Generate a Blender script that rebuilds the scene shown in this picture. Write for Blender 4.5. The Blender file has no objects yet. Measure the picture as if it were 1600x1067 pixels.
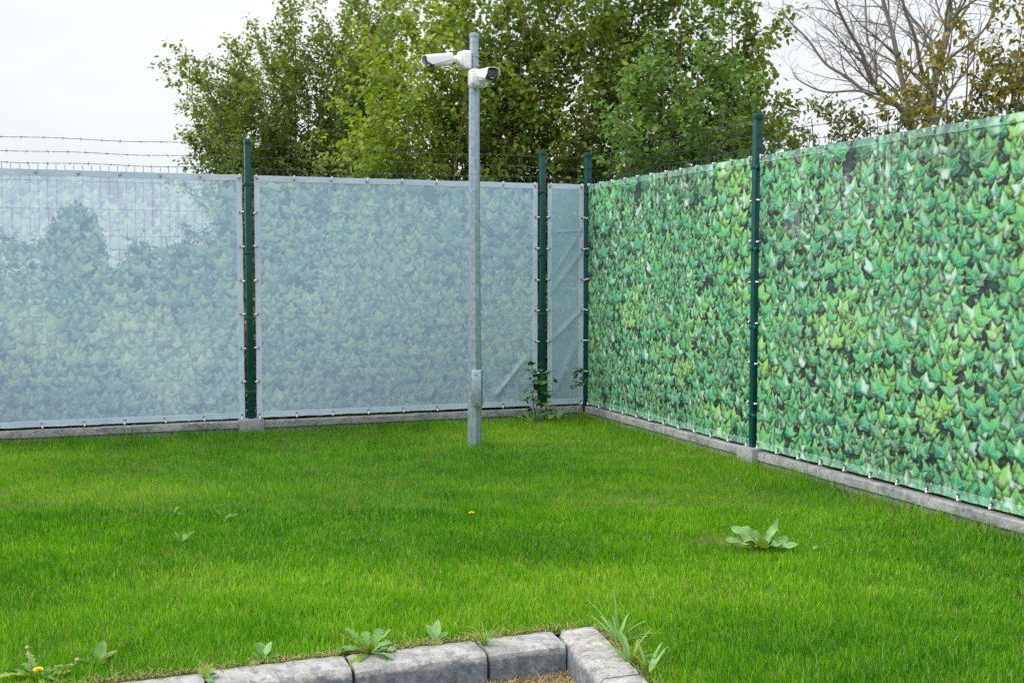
import bpy, bmesh, math, random
import numpy as np
from mathutils import Vector, Matrix
R = math.radians
sc = bpy.context.scene
col = sc.collection

# ------------------------------------------------------------------ camera
F = 1850.0                      # focal length in photo pixels (photo 1600 x 1067)
PITCH = math.atan(110 / F)
CAMH = 1.27
cd = bpy.data.cameras.new('camera')
cam = bpy.data.objects.new('camera', cd); col.objects.link(cam)
cd.sensor_width = 36.0; cd.lens = 36.0 * F / 1600
cd.clip_start = 0.05; cd.clip_end = 2000
cam.location = (0, 0, CAMH); cam.rotation_euler = (R(90) - PITCH, 0, 0)
sc.camera = cam

# ------------------------------------------------------------------ sky, sun, exposure
SUN_EL, SUN_AZ = R(44), R(-98)          # azimuth from +Y towards +X: the bright part of the cloud lies to the left
world = bpy.data.worlds.new('World'); sc.world = world; world.use_nodes = True
nt = world.node_tree; nt.nodes.clear()
wo = nt.nodes.new('ShaderNodeOutputWorld'); bg1 = nt.nodes.new('ShaderNodeBackground'); bg2 = nt.nodes.new('ShaderNodeBackground')
mx = nt.nodes.new('ShaderNodeMixShader'); sky = nt.nodes.new('ShaderNodeTexSky')
sky.sky_type = 'NISHITA'; sky.sun_disc = False; sky.sun_elevation = SUN_EL; sky.sun_rotation = SUN_AZ
nt.links.new(sky.outputs[0], bg1.inputs[0]); bg1.inputs[1].default_value = 0.1
tc = nt.nodes.new('ShaderNodeTexCoord'); mp = nt.nodes.new('ShaderNodeMapping'); mp.inputs['Scale'].default_value = (1.0, 1.0, 4.5)
nz = nt.nodes.new('ShaderNodeTexNoise'); nz.inputs['Scale'].default_value = 1.6; nz.inputs['Detail'].default_value = 5; nz.inputs['Roughness'].default_value = 0.55
cr = nt.nodes.new('ShaderNodeValToRGB')
cr.color_ramp.elements[0].position = 0.33; cr.color_ramp.elements[0].color = (0.76, 0.82, 0.91, 1)
cr.color_ramp.elements[1].position = 0.62; cr.color_ramp.elements[1].color = (0.97, 0.99, 1.0, 1)
nt.links.new(tc.outputs['Generated'], mp.inputs[0]); nt.links.new(mp.outputs[0], nz.inputs[0]); nt.links.new(nz.outputs[0], cr.inputs[0])
# an overcast sky is brighter overhead than at the horizon
sx = nt.nodes.new('ShaderNodeSeparateXYZ'); nt.links.new(tc.outputs['Generated'], sx.inputs[0])
mr = nt.nodes.new('ShaderNodeMapRange'); mr.inputs[1].default_value = 0.0; mr.inputs[2].default_value = 1.0; mr.inputs[3].default_value = 0.555; mr.inputs[4].default_value = 1.95
zz = nt.nodes.new('ShaderNodeMath'); zz.operation = 'MULTIPLY'; zz.use_clamp = True; nt.links.new(sx.outputs[2], zz.inputs[0]); nt.links.new(sx.outputs[2], zz.inputs[1])
nt.links.new(zz.outputs[0], mr.inputs[0])
nt.links.new(cr.outputs[0], bg2.inputs[0]); nt.links.new(mr.outputs[0], bg2.inputs[1])
mx.inputs[0].default_value = 0.94
nt.links.new(bg1.outputs[0], mx.inputs[1]); nt.links.new(bg2.outputs[0], mx.inputs[2]); nt.links.new(mx.outputs[0], wo.inputs[0])

sd = bpy.data.lights.new('sun', 'SUN'); sd.energy = 2.0; sd.angle = R(40); sd.color = (1, 0.96, 0.88)
sun = bpy.data.objects.new('sun', sd); col.objects.link(sun)
sdir = Vector((math.sin(SUN_AZ) * math.cos(SUN_EL), math.cos(SUN_AZ) * math.cos(SUN_EL), math.sin(SUN_EL)))
sun.rotation_euler = sdir.to_track_quat('Z', 'Y').to_euler(); sun.location = (-8, 12, 12)

sc.view_settings.view_transform = 'Standard'; sc.view_settings.look = 'None'
sc.view_settings.exposure = 0.80; sc.view_settings.gamma = 1.0; sc.view_settings.use_curve_mapping = False
sc.render.engine = 'CYCLES'
sc.cycles.max_bounces = 5; sc.cycles.diffuse_bounces = 2; sc.cycles.glossy_bounces = 2; sc.cycles.transmission_bounces = 4
sc.cycles.transparent_max_bounces = 12; sc.cycles.caustics_reflective = False; sc.cycles.caustics_refractive = False
sc.render.film_transparent = False
sc.cycles.use_denoising = False

# ------------------------------------------------------------------ helpers
def ray(px, py):
    x = (px - 800) / F; u = -(py - 533.5) / F
    return Vector((x, math.cos(PITCH) + u * math.sin(PITCH), -math.sin(PITCH) + u * math.cos(PITCH)))
def gp(px, py, z=0.0):                  # photo pixel -> point on the level z
    r = ray(px, py); t = (z - CAMH) / r.z
    return Vector((0, 0, CAMH)) + r * t
def pd(px, py, Y):                      # photo pixel -> point at the distance Y
    r = ray(px, py); return Vector((0, 0, CAMH)) + r * (Y / r.y)
def S(r, g, b):
    f = lambda c: (c / 255 / 12.92) if c / 255 <= 0.04045 else ((c / 255 + 0.055) / 1.055) ** 2.4
    return (f(r), f(g), f(b), 1)

def tag(o, label=None, cat=None, group=None, kind=None):
    if label: o['label'] = label
    if cat: o['category'] = cat
    if group: o['group'] = group
    if kind: o['kind'] = kind
    return o
def empty(name, loc=(0, 0, 0), rz=0.0):
    o = bpy.data.objects.new(name, None); col.objects.link(o); o.location = loc; o.rotation_euler = (0, 0, rz)
    o.empty_display_size = 0.1
    return o
def link(name, me, parent=None, loc=None, rot=None, mat=None):
    o = bpy.data.objects.new(name, me); col.objects.link(o)
    if mat is not None and not me.materials: me.materials.append(mat)
    if parent is not None: o.parent = parent
    if loc is not None: o.location = loc
    if rot is not None: o.rotation_euler = rot
    return o
class MB:
    def __init__(s): s.v = []; s.f = []
    def add(s, vs, fs, M=None):
        b = len(s.v)
        for v in vs:
            s.v.append(tuple(M @ Vector(v)) if M is not None else tuple(v))
        for f in fs: s.f.append(tuple(b + i for i in f))
        return s
    def bm(s, bm, M=None):
        bm.verts.index_update()
        s.add([v.co[:] for v in bm.verts], [[v.index for v in f.verts] for f in bm.faces], M); bm.free(); return s
    def box(s, c, d, bev=0.0, seg=2, M=None):
        bm = bmesh.new(); bmesh.ops.create_cube(bm, size=1.0)
        for v in bm.verts: v.co = Vector((v.co.x * d[0], v.co.y * d[1], v.co.z * d[2]))
        if bev > 0: bmesh.ops.bevel(bm, geom=list(bm.edges), offset=bev, segments=seg, affect='EDGES', profile=0.5)
        for v in bm.verts: v.co += Vector(c)
        return s.bm(bm, M)
    def tube(s, pts, rad, n=6, cap=True, M=None):
        pts = [Vector(p) for p in pts]; k = len(pts)
        if not hasattr(rad, '__len__'): rad = [rad] * k
        vs = []; fs = []
        t0 = (pts[1] - pts[0]).normalized(); a = t0.orthogonal().normalized()
        for i in range(k):
            t = (pts[min(i + 1, k - 1)] - pts[max(i - 1, 0)])
            t = t.normalized() if t.length > 1e-9 else t0
            a = (a - t * a.dot(t)); a = a.normalized() if a.length > 1e-6 else t.orthogonal().normalized()
            b = t.cross(a)
            for j in range(n):
                th = 2 * math.pi * j / n
                vs.append(pts[i] + (a * math.cos(th) + b * math.sin(th)) * rad[i])
        for i in range(k - 1):
            for j in range(n):
                fs.append((i * n + j, i * n + (j + 1) % n, (i + 1) * n + (j + 1) % n, (i + 1) * n + j))
        if cap: fs.append(tuple(range(n - 1, -1, -1))); fs.append(tuple((k - 1) * n + j for j in range(n)))
        return s.add(vs, fs, M)
    def lathe(s, prof, n=20, M=None):       # (r, z) pairs about local z
        vs = []; fs = []
        for r, z in prof:
            for j in range(n):
                th = 2 * math.pi * j / n; vs.append((r * math.cos(th), r * math.sin(th), z))
        for i in range(len(prof) - 1):
            for j in range(n):
                fs.append((i * n + j, i * n + (j + 1) % n, (i + 1) * n + (j + 1) % n, (i + 1) * n + j))
        fs.append(tuple(range(n - 1, -1, -1))); fs.append(tuple((len(prof) - 1) * n + j for j in range(n)))
        return s.add(vs, fs, M)
    def prism(s, poly, z0, z1, M=None):
        n = len(poly)
        vs = [(x, y, z0) for x, y in poly] + [(x, y, z1) for x, y in poly]
        fs = [tuple(range(n - 1, -1, -1)), tuple(range(n, 2 * n))] + [(i, (i + 1) % n, n + (i + 1) % n, n + i) for i in range(n)]
        return s.add(vs, fs, M)
    def mesh(s, name, mat=None, smooth=None):
        me = bpy.data.meshes.new(name); me.from_pydata(s.v, [], s.f)
        if mat is not None: me.materials.append(mat)
        if smooth:
            me.shade_smooth()
            if smooth is not True: me.set_sharp_from_angle(angle=R(smooth))
        me.update(); return me
    def build(s, name, mat, parent=None, smooth=None, loc=None, rot=None):
        return link(name, s.mesh(name, mat, smooth), parent, loc, rot)
def np_mesh(name, V, loops, sizes, mat, attrs=None, smooth=False):
    me = bpy.data.meshes.new(name)
    V = np.ascontiguousarray(V, np.float32); loops = np.ascontiguousarray(loops, np.int32).ravel(); sizes = np.asarray(sizes, np.int32)
    me.vertices.add(len(V)); me.vertices.foreach_set('co', V.ravel())
    me.loops.add(len(loops)); me.loops.foreach_set('vertex_index', loops)
    st = np.zeros(len(sizes), np.int32); st[1:] = np.cumsum(sizes)[:-1]
    me.polygons.add(len(sizes)); me.polygons.foreach_set('loop_start', st)
    me.update(calc_edges=True)
    if attrs:
        for k, a in attrs.items():
            at = me.attributes.new(k, 'FLOAT', 'POINT'); at.data.foreach_set('value', np.ascontiguousarray(a, np.float32))
    me.materials.append(mat)
    if smooth: me.shade_smooth()
    return me

# ------------------------------------------------------------------ materials
def new_mat(name):
    m = bpy.data.materials.new(name); m.use_nodes = True; t = m.node_tree; t.nodes.clear()
    o = t.nodes.new('ShaderNodeOutputMaterial'); return m, t, o
def ramp(t, stops, fac=None, interp='LINEAR'):
    n = t.nodes.new('ShaderNodeValToRGB'); cr = n.color_ramp; cr.interpolation = interp
    while len(cr.elements) < len(stops): cr.elements.new(0.5)
    for e, (p, c) in zip(cr.elements, stops): e.position = p; e.color = c if len(c) == 4 else (*c, 1)
    if fac is not None: t.links.new(fac, n.inputs[0])
    return n.outputs[0]
def noise(t, scale, detail=4, rough=0.55, vec=None, coord='Object'):
    n = t.nodes.new('ShaderNodeTexNoise'); n.inputs['Scale'].default_value = scale; n.inputs['Detail'].default_value = detail; n.inputs['Roughness'].default_value = rough
    if vec is None:
        c = t.nodes.new('ShaderNodeTexCoord'); vec = c.outputs[coord]
    t.links.new(vec, n.inputs['Vector']); return n.outputs[0]
def mixc(t, fac, a, b, mode='MIX'):
    n = t.nodes.new('ShaderNodeMix'); n.data_type = 'RGBA'; n.blend_type = mode
    for s, v in ((n.inputs[0], fac), (n.inputs[6], a), (n.inputs[7], b)):
        if hasattr(v, 'links'): t.links.new(v, s)
        else: s.default_value = v
    return n.outputs[2]
def mth(t, op, a, b=None, c=None, clamp=False):
    n = t.nodes.new('ShaderNodeMath'); n.operation = op; n.use_clamp = clamp
    for i, v in enumerate((a, b, c)):
        if v is None: continue
        if hasattr(v, 'links'): t.links.new(v, n.inputs[i])
        else: n.inputs[i].default_value = v
    return n.outputs[0]
def mrange(t, v, a, b, c, d, smooth=False):
    n = t.nodes.new('ShaderNodeMapRange'); n.clamp = True
    if smooth: n.interpolation_type = 'SMOOTHSTEP'
    t.links.new(v, n.inputs[0])
    for i, x in enumerate((a, b, c, d)): n.inputs[i + 1].default_value = x
    return n.outputs[0]
def plain(name, c0, c1=None, scale=12, rough=0.5, metal=0.0, bump=0.0, bscale=60, spec=0.5, lo=0.35, hi=0.65):
    m, t, o = new_mat(name); p = t.nodes.new('ShaderNodeBsdfPrincipled'); t.links.new(p.outputs[0], o.inputs[0])
    p.inputs['Roughness'].default_value = rough; p.inputs['Metallic'].default_value = metal; p.inputs['Specular IOR Level'].default_value = spec
    t.links.new(ramp(t, [(lo, c0), (hi, c1 or c0)], noise(t, scale, 5)), p.inputs['Base Color'])
    if bump:
        b = t.nodes.new('ShaderNodeBump'); b.inputs['Strength'].default_value = bump; b.inputs['Distance'].default_value = 0.01
        t.links.new(noise(t, bscale, 4), b.inputs['Height']); t.links.new(b.outputs[0], p.inputs['Normal'])
    return m
def leafy(name, stops, trans=0.35, rough=0.5, spec=0.3):
    m, t, o = new_mat(name)
    a = t.nodes.new('ShaderNodeAttribute'); a.attribute_name = 'tone'
    c = ramp(t, stops, a.outputs['Fac'])
    p = t.nodes.new('ShaderNodeBsdfPrincipled'); p.inputs['Roughness'].default_value = rough; p.inputs['Specular IOR Level'].default_value = spec
    tr = t.nodes.new('ShaderNodeBsdfTranslucent'); mxs = t.nodes.new('ShaderNodeMixShader'); mxs.inputs[0].default_value = trans
    t.links.new(c, p.inputs['Base Color'])
    t.links.new(mixc(t, 1.0, c, (1.25, 1.25, 0.6, 1), 'MULTIPLY'), tr.inputs[0])
    t.links.new(p.outputs[0], mxs.inputs[1]); t.links.new(tr.outputs[0], mxs.inputs[2]); t.links.new(mxs.outputs[0], o.inputs[0])
    return m

M = {}
M['post'] = plain('post_green', (0.002, 0.045, 0.045, 1), (0.003, 0.058, 0.055, 1), 20, 0.30, 0, 0.03, 200, 0.32)
M['wire'] = plain('wire_green', (0.006, 0.075, 0.070, 1), (0.01, 0.10, 0.09, 1), 30, 0.4)
M['barb'] = plain('barbed_wire', (0.01, 0.05, 0.055, 1), (0.06, 0.08, 0.09, 1), 25, 0.45, 0.2)
M['white'] = plain('white_plastic', (0.78, 0.78, 0.78, 1), (0.7, 0.71, 0.73, 1), 15, 0.4)
M['steel'] = plain('eyelet_steel', (0.45, 0.46, 0.48, 1), (0.3, 0.31, 0.33, 1), 40, 0.3, 0.9)
M['black'] = plain('black_plastic', (0.012, 0.014, 0.02, 1), (0.02, 0.022, 0.03, 1), 30, 0.25)
M['glass'] = plain('lens_glass', (0.03, 0.045, 0.055, 1), (0.045, 0.06, 0.07, 1), 30, 0.06)
M['ring'] = plain('lens_ring', (0.16, 0.2, 0.25, 1), (0.2, 0.24, 0.3, 1), 30, 0.35)
M['orange'] = plain('sensor_orange', (0.7, 0.3, 0.14, 1), (0.75, 0.35, 0.18, 1), 30, 0.4)
M['pvc'] = plain('white_hem', (0.42, 0.52, 0.65, 1), (0.52, 0.62, 0.73, 1), 5, 0.45, 0, 0.1, 30)
M['galv'] = plain('galvanised_steel', (0.24, 0.315, 0.385, 1), (0.38, 0.455, 0.525, 1), 34, 0.42, 0.65, 0.05, 120)
M['cambody'] = plain('camera_white', (0.74, 0.76, 0.77, 1), (0.80, 0.81, 0.81, 1), 10, 0.38)
def concrete(name, a, b, dark, streak=0.5, face=None):
    m, t, o = new_mat(name); p = t.nodes.new('ShaderNodeBsdfPrincipled'); t.links.new(p.outputs[0], o.inputs[0])
    p.inputs['Roughness'].default_value = 0.9; p.inputs['Specular IOR Level'].default_value = 0.25
    c = ramp(t, [(0.36, a), (0.62, b)], noise(t, 9, 8, 0.72))
    st = ramp(t, [(0.49, (0, 0, 0, 1)), (0.62, (1, 1, 1, 1))], noise(t, 16, 10, 0.8))
    c = mixc(t, mth(t, 'MULTIPLY', st, streak), c, dark)
    pit = ramp(t, [(0.56, (0, 0, 0, 1)), (0.66, (1, 1, 1, 1))], noise(t, 75, 4, 0.65))
    c = mixc(t, mth(t, 'MULTIPLY', pit, 0.38), c, dark)
    soil_ = ramp(t, [(0.56, (0, 0, 0, 1)), (0.70, (1, 1, 1, 1))], noise(t, 5, 6, 0.7))
    c = mixc(t, mth(t, 'MULTIPLY', soil_, 0.55), c, (0.17, 0.13, 0.09, 1))
    if face:                                    # darker mottled tone on the upright side, with a ragged upper edge
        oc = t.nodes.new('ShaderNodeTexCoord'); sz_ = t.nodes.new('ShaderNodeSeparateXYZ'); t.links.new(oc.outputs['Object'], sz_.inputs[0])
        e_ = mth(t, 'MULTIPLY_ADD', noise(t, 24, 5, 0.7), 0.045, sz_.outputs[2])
        face_c = ramp(t, [(0.40, tuple(x * 0.55 for x in face[:3])), (0.50, face), (0.62, tuple(x * 1.9 for x in face[:3]))], noise(t, 22, 10, 0.8))
        c = mixc(t, mrange(t, e_, 0.006, -0.006, 0, 0.85), c, face_c)
    t.links.new(c, p.inputs['Base Color'])
    b_ = t.nodes.new('ShaderNodeBump'); b_.inputs['Strength'].default_value = 0.8; b_.inputs['Distance'].default_value = 0.008
    t.links.new(noise(t, 70, 6, 0.7), b_.inputs['Height']); t.links.new(b_.outputs[0], p.inputs['Normal'])
    return m
M['plinth'] = concrete('plinth_concrete', (0.20, 0.215, 0.225, 1), (0.33, 0.335, 0.33, 1), (0.07, 0.08, 0.09, 1), 0.7)
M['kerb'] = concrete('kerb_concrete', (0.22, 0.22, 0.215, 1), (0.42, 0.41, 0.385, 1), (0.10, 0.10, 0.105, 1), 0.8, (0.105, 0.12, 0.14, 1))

# the ivy print: five-lobed leaves painted over one another by rule, stored as point colours of the fabric
def vnoise(x, y, seed):
    rs = np.random.default_rng(seed); T = rs.random((64, 64))
    xi = np.floor(x).astype(int); yi = np.floor(y).astype(int); fx = x - xi; fy = y - yi; fx = fx * fx * (3 - 2 * fx); fy = fy * fy * (3 - 2 * fy)
    g_ = lambda i, j: T[i % 64, j % 64]
    return (g_(xi, yi) * (1 - fx) + g_(xi + 1, yi) * fx) * (1 - fy) + (g_(xi, yi + 1) * (1 - fx) + g_(xi + 1, yi + 1) * fx) * fy
LOBE_A = np.radians([0, 6, 13, 19, 27, 36, 45, 53, 60, 68, 79, 90, 104, 118, 135, 155, 172, 180])
LOBE_R = np.array([1.18, 0.90, 0.79, 0.71, 0.58, 0.66, 0.81, 1.06, 0.82, 0.72, 0.58, 0.62, 0.72, 0.62, 0.54, 0.48, 0.38, 0.16])
VEIN_A = np.radians([0, 53, 104])
def smooth(a, b, x):
    t = np.clip((x - a) / (b - a), 0, 1); return t * t * (3 - 2 * t)
def srgb(*c): return np.array(S(*c)[:3])
def paint_print(W, H, res, seed=3):
    rs = np.random.default_rng(seed); nx, ny = int(W / res), int(H / res)
    gx = (np.arange(nx) + 0.5) * res; gy = (np.arange(ny) + 0.5) * res; X, Y = np.meshgrid(gx, gy)
    n0 = vnoise(X * 22, Y * 22, 1)[..., None]
    img = srgb(30, 44, 54) * (1 - n0) + srgb(62, 80, 90) * n0
    leaves = []
    for k in range(int(W * H * 45)): leaves.append((rs.uniform(-.1, W + .1), rs.uniform(-.1, H + .1), 0))
    y = H + 0.12
    while y > -0.12:
        x = -0.1 + rs.uniform(0, .1); wob = rs.uniform(0, 6.28)
        while x < W + 0.1:
            if rs.random() < 0.95: leaves.append((x + rs.normal(0, .016), y + 0.014 * math.sin(x * 5 + wob) + rs.normal(0, .011), 1))
            x += rs.uniform(0.080, 0.130)
        y -= rs.uniform(0.061, 0.074)
    leaves.sort(key=lambda l: (l[2], -l[1] + rs.normal(0, .010)))
    warm = lambda x, y: vnoise(np.array([x * 2.2]), np.array([y * 2.2]), 7)[0]
    for (cx, cy, lay) in leaves:
        s_ = rs.uniform(0.070, 0.106) if lay else rs.uniform(0.06, 0.10)
        if lay and rs.random() < 0.10: s_ *= 0.6
        r_ = s_ * 2.4
        i0, i1 = max(0, int((cx - r_) / res)), min(nx, int((cx + r_) / res)); j0, j1 = max(0, int((cy - r_) / res)), min(ny, int((cy + r_) / res))
        if i1 <= i0 or j1 <= j0: continue
        x = (X[j0:j1, i0:i1] - cx) / s_; y = (Y[j0:j1, i0:i1] - cy) / s_
        th = rs.normal(0, 0.30); c, sn = math.cos(th), math.sin(th); x, y = c * x - sn * y, sn * x + c * y
        x = x + rs.normal(0, .12) * y * y + 0.05 * (vnoise(x * 3 + cx * 50, y * 3, 4) - .5)
        fl, fr = rs.uniform(.9, 1.65), rs.uniform(.9, 1.65); fy = rs.uniform(.78, 1.05)
        if rs.random() < .12: fl *= .45; fr *= .5
        x = x / np.where(x < 0, fl, fr); y = y / fy
        a = np.abs(np.arctan2(x, y)); r = np.hypot(x, y)
        Rr = np.interp(a, LOBE_A, LOBE_R) - 0.055 * np.abs(((a * 7.5) % 1.0) - .5) * 2
        t = r / Rr
        # shadow printed round the leaf, heavier below it
        sh = 0.88 * smooth(1.55, 1.0, r / (Rr + 0.04) + 0.18 * np.clip(y, -.6, .6)) * (0.9 if lay else .5)
        m_ = smooth(1.0 + .03, 1.0 - .05, t)
        da = np.min(np.abs(a[..., None] - VEIN_A), -1); vd = np.sin(np.minimum(da, 1.5)) * r
        vein = smooth(.032, .008, vd) * smooth(1.05, .55, t) * .8
        side = (x * (1 if rs.random() < .5 else -1) > 0)
        w = warm(cx, cy); q = rs.random() * .55 + w * .75 - .14 + .10 * (cy < 1.1)
        pal = [srgb(0, 88, 84), srgb(0, 128, 112), srgb(0, 154, 128), srgb(34, 176, 124), srgb(146, 206, 104)]
        qi = np.clip(q, 0, .999) * 4; k = int(qi); base = pal[k] * (1 - (qi - k)) + pal[k + 1] * (qi - k)
        colr = np.ones(x.shape + (3,)) * base
        colr = colr * np.where(side, rs.uniform(.62, .95), 1.06)[..., None]
        tipw = (smooth(.1, 1.05, y + 0.35 * q) * .52)[..., None]; colr = colr * (1 - tipw) + srgb(140, 208, 112) * tipw
        lowd = (smooth(.30, -.45, y) * .80)[..., None]; colr = colr * (1 - lowd) + srgb(0, 66, 66) * lowd
        sv = np.abs(((r * 6.5 - da * 3.2) % 1.0) - .5) * 2
        colr = colr * (0.86 + 0.16 * smooth(.0, .35, sv))[..., None]
        hn = vnoise(x * 3.2 + y * 1.3 + cx * 91, y * 1.7 - x * .6 + cy * 57, 9); hl = 0.85 * smooth(.42, .86, hn) * np.where(side, rs.choice([1.0, .8, .4]), .22) * (1 if lay else .3)
        colr = colr * (1 - hl[..., None]) + srgb(206, 236, 228) * hl[..., None]
        ed = (smooth(.84, .99, t) * .60)[..., None] * (1 if rs.random() < .75 else .3); colr = colr * (1 - ed) + srgb(186, 214, 112) * ed
        colr = colr * (1 - .75 * vein[..., None]) + srgb(190, 218, 122) * .75 * vein[..., None]
        if not lay: colr = colr * srgb(120, 160, 175)
        sub = img[j0:j1, i0:i1]; sub = sub * (1 - sh[..., None]) ; img[j0:j1, i0:i1] = sub * (1 - m_[..., None]) + colr * m_[..., None]
    return img
PRES = 0.0025
PRINT = paint_print(2.72, 1.96, PRES)
def ink_at(u, v):                       # metres -> colour, averaged over the four nearest samples
    x = np.clip(np.asarray(u) / PRES - 0.5, 0, PRINT.shape[1] - 1.001); y = np.clip(np.asarray(v) / PRES - 0.5, 0, PRINT.shape[0] - 1.001)
    i = x.astype(int); j = y.astype(int); fx = (x - i)[:, None]; fy = (y - j)[:, None]
    return (PRINT[j, i] * (1 - fx) + PRINT[j, i + 1] * fx) * (1 - fy) + (PRINT[j + 1, i] * (1 - fx) + PRINT[j + 1, i + 1] * fx) * fy
def banner_mat(name, back, see=0.24, film=0.0):
    m, t, o = new_mat(name)
    uv = t.nodes.new('ShaderNodeTexCoord')
    n = t.nodes.new('ShaderNodeAttribute'); n.attribute_name = 'ink'; ink = n.outputs['Color']
    d = t.nodes.new('ShaderNodeBsdfPrincipled'); tr = t.nodes.new('ShaderNodeBsdfTranslucent'); tp = t.nodes.new('ShaderNodeBsdfTransparent')
    if back:                                    # the unprinted side: white scrim, the thin ink showing through it
        sg_ = t.nodes.new('ShaderNodeSeparateColor'); t.links.new(ink, sg_.inputs[0]); G_ = sg_.outputs[1]
        dc = ramp(t, [(0.03, (0.49, 0.64, 0.87, 1)), (0.12, (0.53, 0.71, 0.92, 1)), (0.34, (0.60, 0.80, 0.96, 1)), (0.62, (0.74, 0.92, 0.95, 1))], G_)
        tcx = mixc(t, 0.35, ramp(t, [(0.03, (0.25, 0.36, 0.50, 1)), (0.34, (0.34, 0.76, 0.80, 1)), (0.62, (0.75, 0.92, 0.88, 1))], G_), ink); f = 0.32
        d.inputs['Roughness'].default_value = 0.7; d.inputs['Specular IOR Level'].default_value = 0.2
    else:
        dc = mixc(t, 0.03 + film, ink, (0.50, 0.78, 0.74, 1)); tcx = ink; f = 0.12  # pale surface sheen mixed into the ink colour, stronger on the film hem
        d.inputs['Roughness'].default_value = 0.42 if not film else 0.2; d.inputs['Specular IOR Level'].default_value = 0.28
    # the weave of the scrim
    wv = t.nodes.new('ShaderNodeTexWave'); wv.inputs['Scale'].default_value = 60; wv.bands_direction = 'Z'; wv.inputs['Distortion'].default_value = 1.5
    t.links.new(uv.outputs['Object'], wv.inputs['Vector'])
    dc = mixc(t, 1.0, dc, ramp(t, [(0, (0.93, 0.93, 0.93, 1)), (1, (1, 1, 1, 1))], wv.outputs[0]), 'MULTIPLY')
    t.links.new(dc, d.inputs['Base Color']); t.links.new(tcx, tr.inputs[0])
    a = t.nodes.new('ShaderNodeMixShader'); a.inputs[0].default_value = f; t.links.new(d.outputs[0], a.inputs[1]); t.links.new(tr.outputs[0], a.inputs[2])
    b = t.nodes.new('ShaderNodeMixShader'); b.inputs[0].default_value = see; t.links.new(a.outputs[0], b.inputs[1]); t.links.new(tp.outputs[0], b.inputs[2])
    t.links.new(b.outputs[0], o.inputs[0]); return m
M['ban_back'] = banner_mat('banner_reverse', True, 0.25)
M['ban_front'] = banner_mat('banner_print', False, 0.15)
M['ban_hem'] = banner_mat('banner_print_hem', False, 0.02, 0.22)

# ------------------------------------------------------------------ layout
PL = gp(392, 656, 0.10); PC = gp(917, 633, 0.10); PR = gp(1178, 701, 0.10)
AL = math.atan2(PC.y - PL.y, PC.x - PL.x)                   # direction of the rear fence
AR = math.atan2(PR.y - PC.y, PR.x - PC.x)                   # direction of the side fence
UL = Vector((math.cos(AL), math.sin(AL), 0)); UR = Vector((math.cos(AR), math.sin(AR), 0))
NL = Vector((UL.y, -UL.x, 0)); NR = Vector((UR.y, -UR.x, 0))     # towards the lawn
LC = (PC - PL).length; LM = (gp(850, 637, 0.10) - PL).length; LR = (PR - PC).length
KC = gp(887, 1007, 0.0)                                      # inner corner of the kerb (front top edge)
KW = 0.145; KD = 0.11
AK = R(-77.5); NK = Vector((math.cos(AK), math.sin(AK), 0)); UK = Vector((-NK.y, NK.x, 0))    # the kerb arm that comes towards the camera

# ------------------------------------------------------------------ ground
def sheet(name, poly, z, mat):
    me = bpy.data.meshes.new(name); me.from_pydata([(p[0], p[1], z) for p in poly], [], [tuple(range(len(poly)))]); me.materials.append(mat); me.update()
    return link(name, me)
M['meadow'] = plain('meadow', (0.05, 0.085, 0.015, 1), (0.11, 0.11, 0.04, 1), 0.9, 0.95, 0, 0.4, 8)
M['soil'] = plain('lawn_soil', (0.055, 0.055, 0.012, 1), (0.11, 0.075, 0.035, 1), 3.0, 0.95, 0, 0.5, 60)
m, t, o = new_mat('gravel_paving'); p = t.nodes.new('ShaderNodeBsdfPrincipled'); t.links.new(p.outputs[0], o.inputs[0]); p.inputs['Roughness'].default_value = 0.95
vo = t.nodes.new('ShaderNodeTexVoronoi'); vo.inputs['Scale'].default_value = 130; tcx = t.nodes.new('ShaderNodeTexCoord'); t.links.new(tcx.outputs['Object'], vo.inputs['Vector'])
t.links.new(mixc(t, 0.5, ramp(t, [(0, (0.16, 0.16, 0.17, 1)), (1, (0.42, 0.41, 0.40, 1))], vo.outputs['Color']), ramp(t, [(0.4, (0.12, 0.11, 0.10, 1)), (0.6, (0.3, 0.27, 0.22, 1))], noise(t, 5))), p.inputs['Base Color'])
b_ = t.nodes.new('ShaderNodeBump'); b_.inputs['Distance'].default_value = 0.006; t.links.new(vo.outputs['Distance'], b_.inputs['Height']); t.links.new(b_.outputs[0], p.inputs['Normal'])
M['paving'] = m
tag(sheet('ground', [(-900, -900), (900, -900), (900, 900), (-900, 900)], -0.16, M['meadow']), 'rough green ground beyond the fences', 'ground', kind='structure')
def uv2(u, v):                          # kerb frame: u along the rear fence, v towards the camera
    q = KC + UL * u + NL * v; return (q.x, q.y)
lawn = []
ka = KC + UK * KW + NK * 8; kb = KC + UK * KW - NK * (KW * 1.0)
me_v = [uv2(-14, -KW), (kb.x, kb.y), (ka.x, ka.y), uv2(14, 9), uv2(14, -9), uv2(-14, -9)]
tag(sheet('lawn', me_v, 0.0, M['soil']), 'mown green lawn in the corner between the two screened fences', 'lawn', kind='structure')
tag(sheet('pavement', [uv2(-14, 0.0), uv2(0.0, 0.0), (KC.x + NK.x * 9, KC.y + NK.y * 9), uv2(-14, 9)], -KD, M['paving']), 'grey gritty paving below the kerb', 'pavement', kind='structure')

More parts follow.
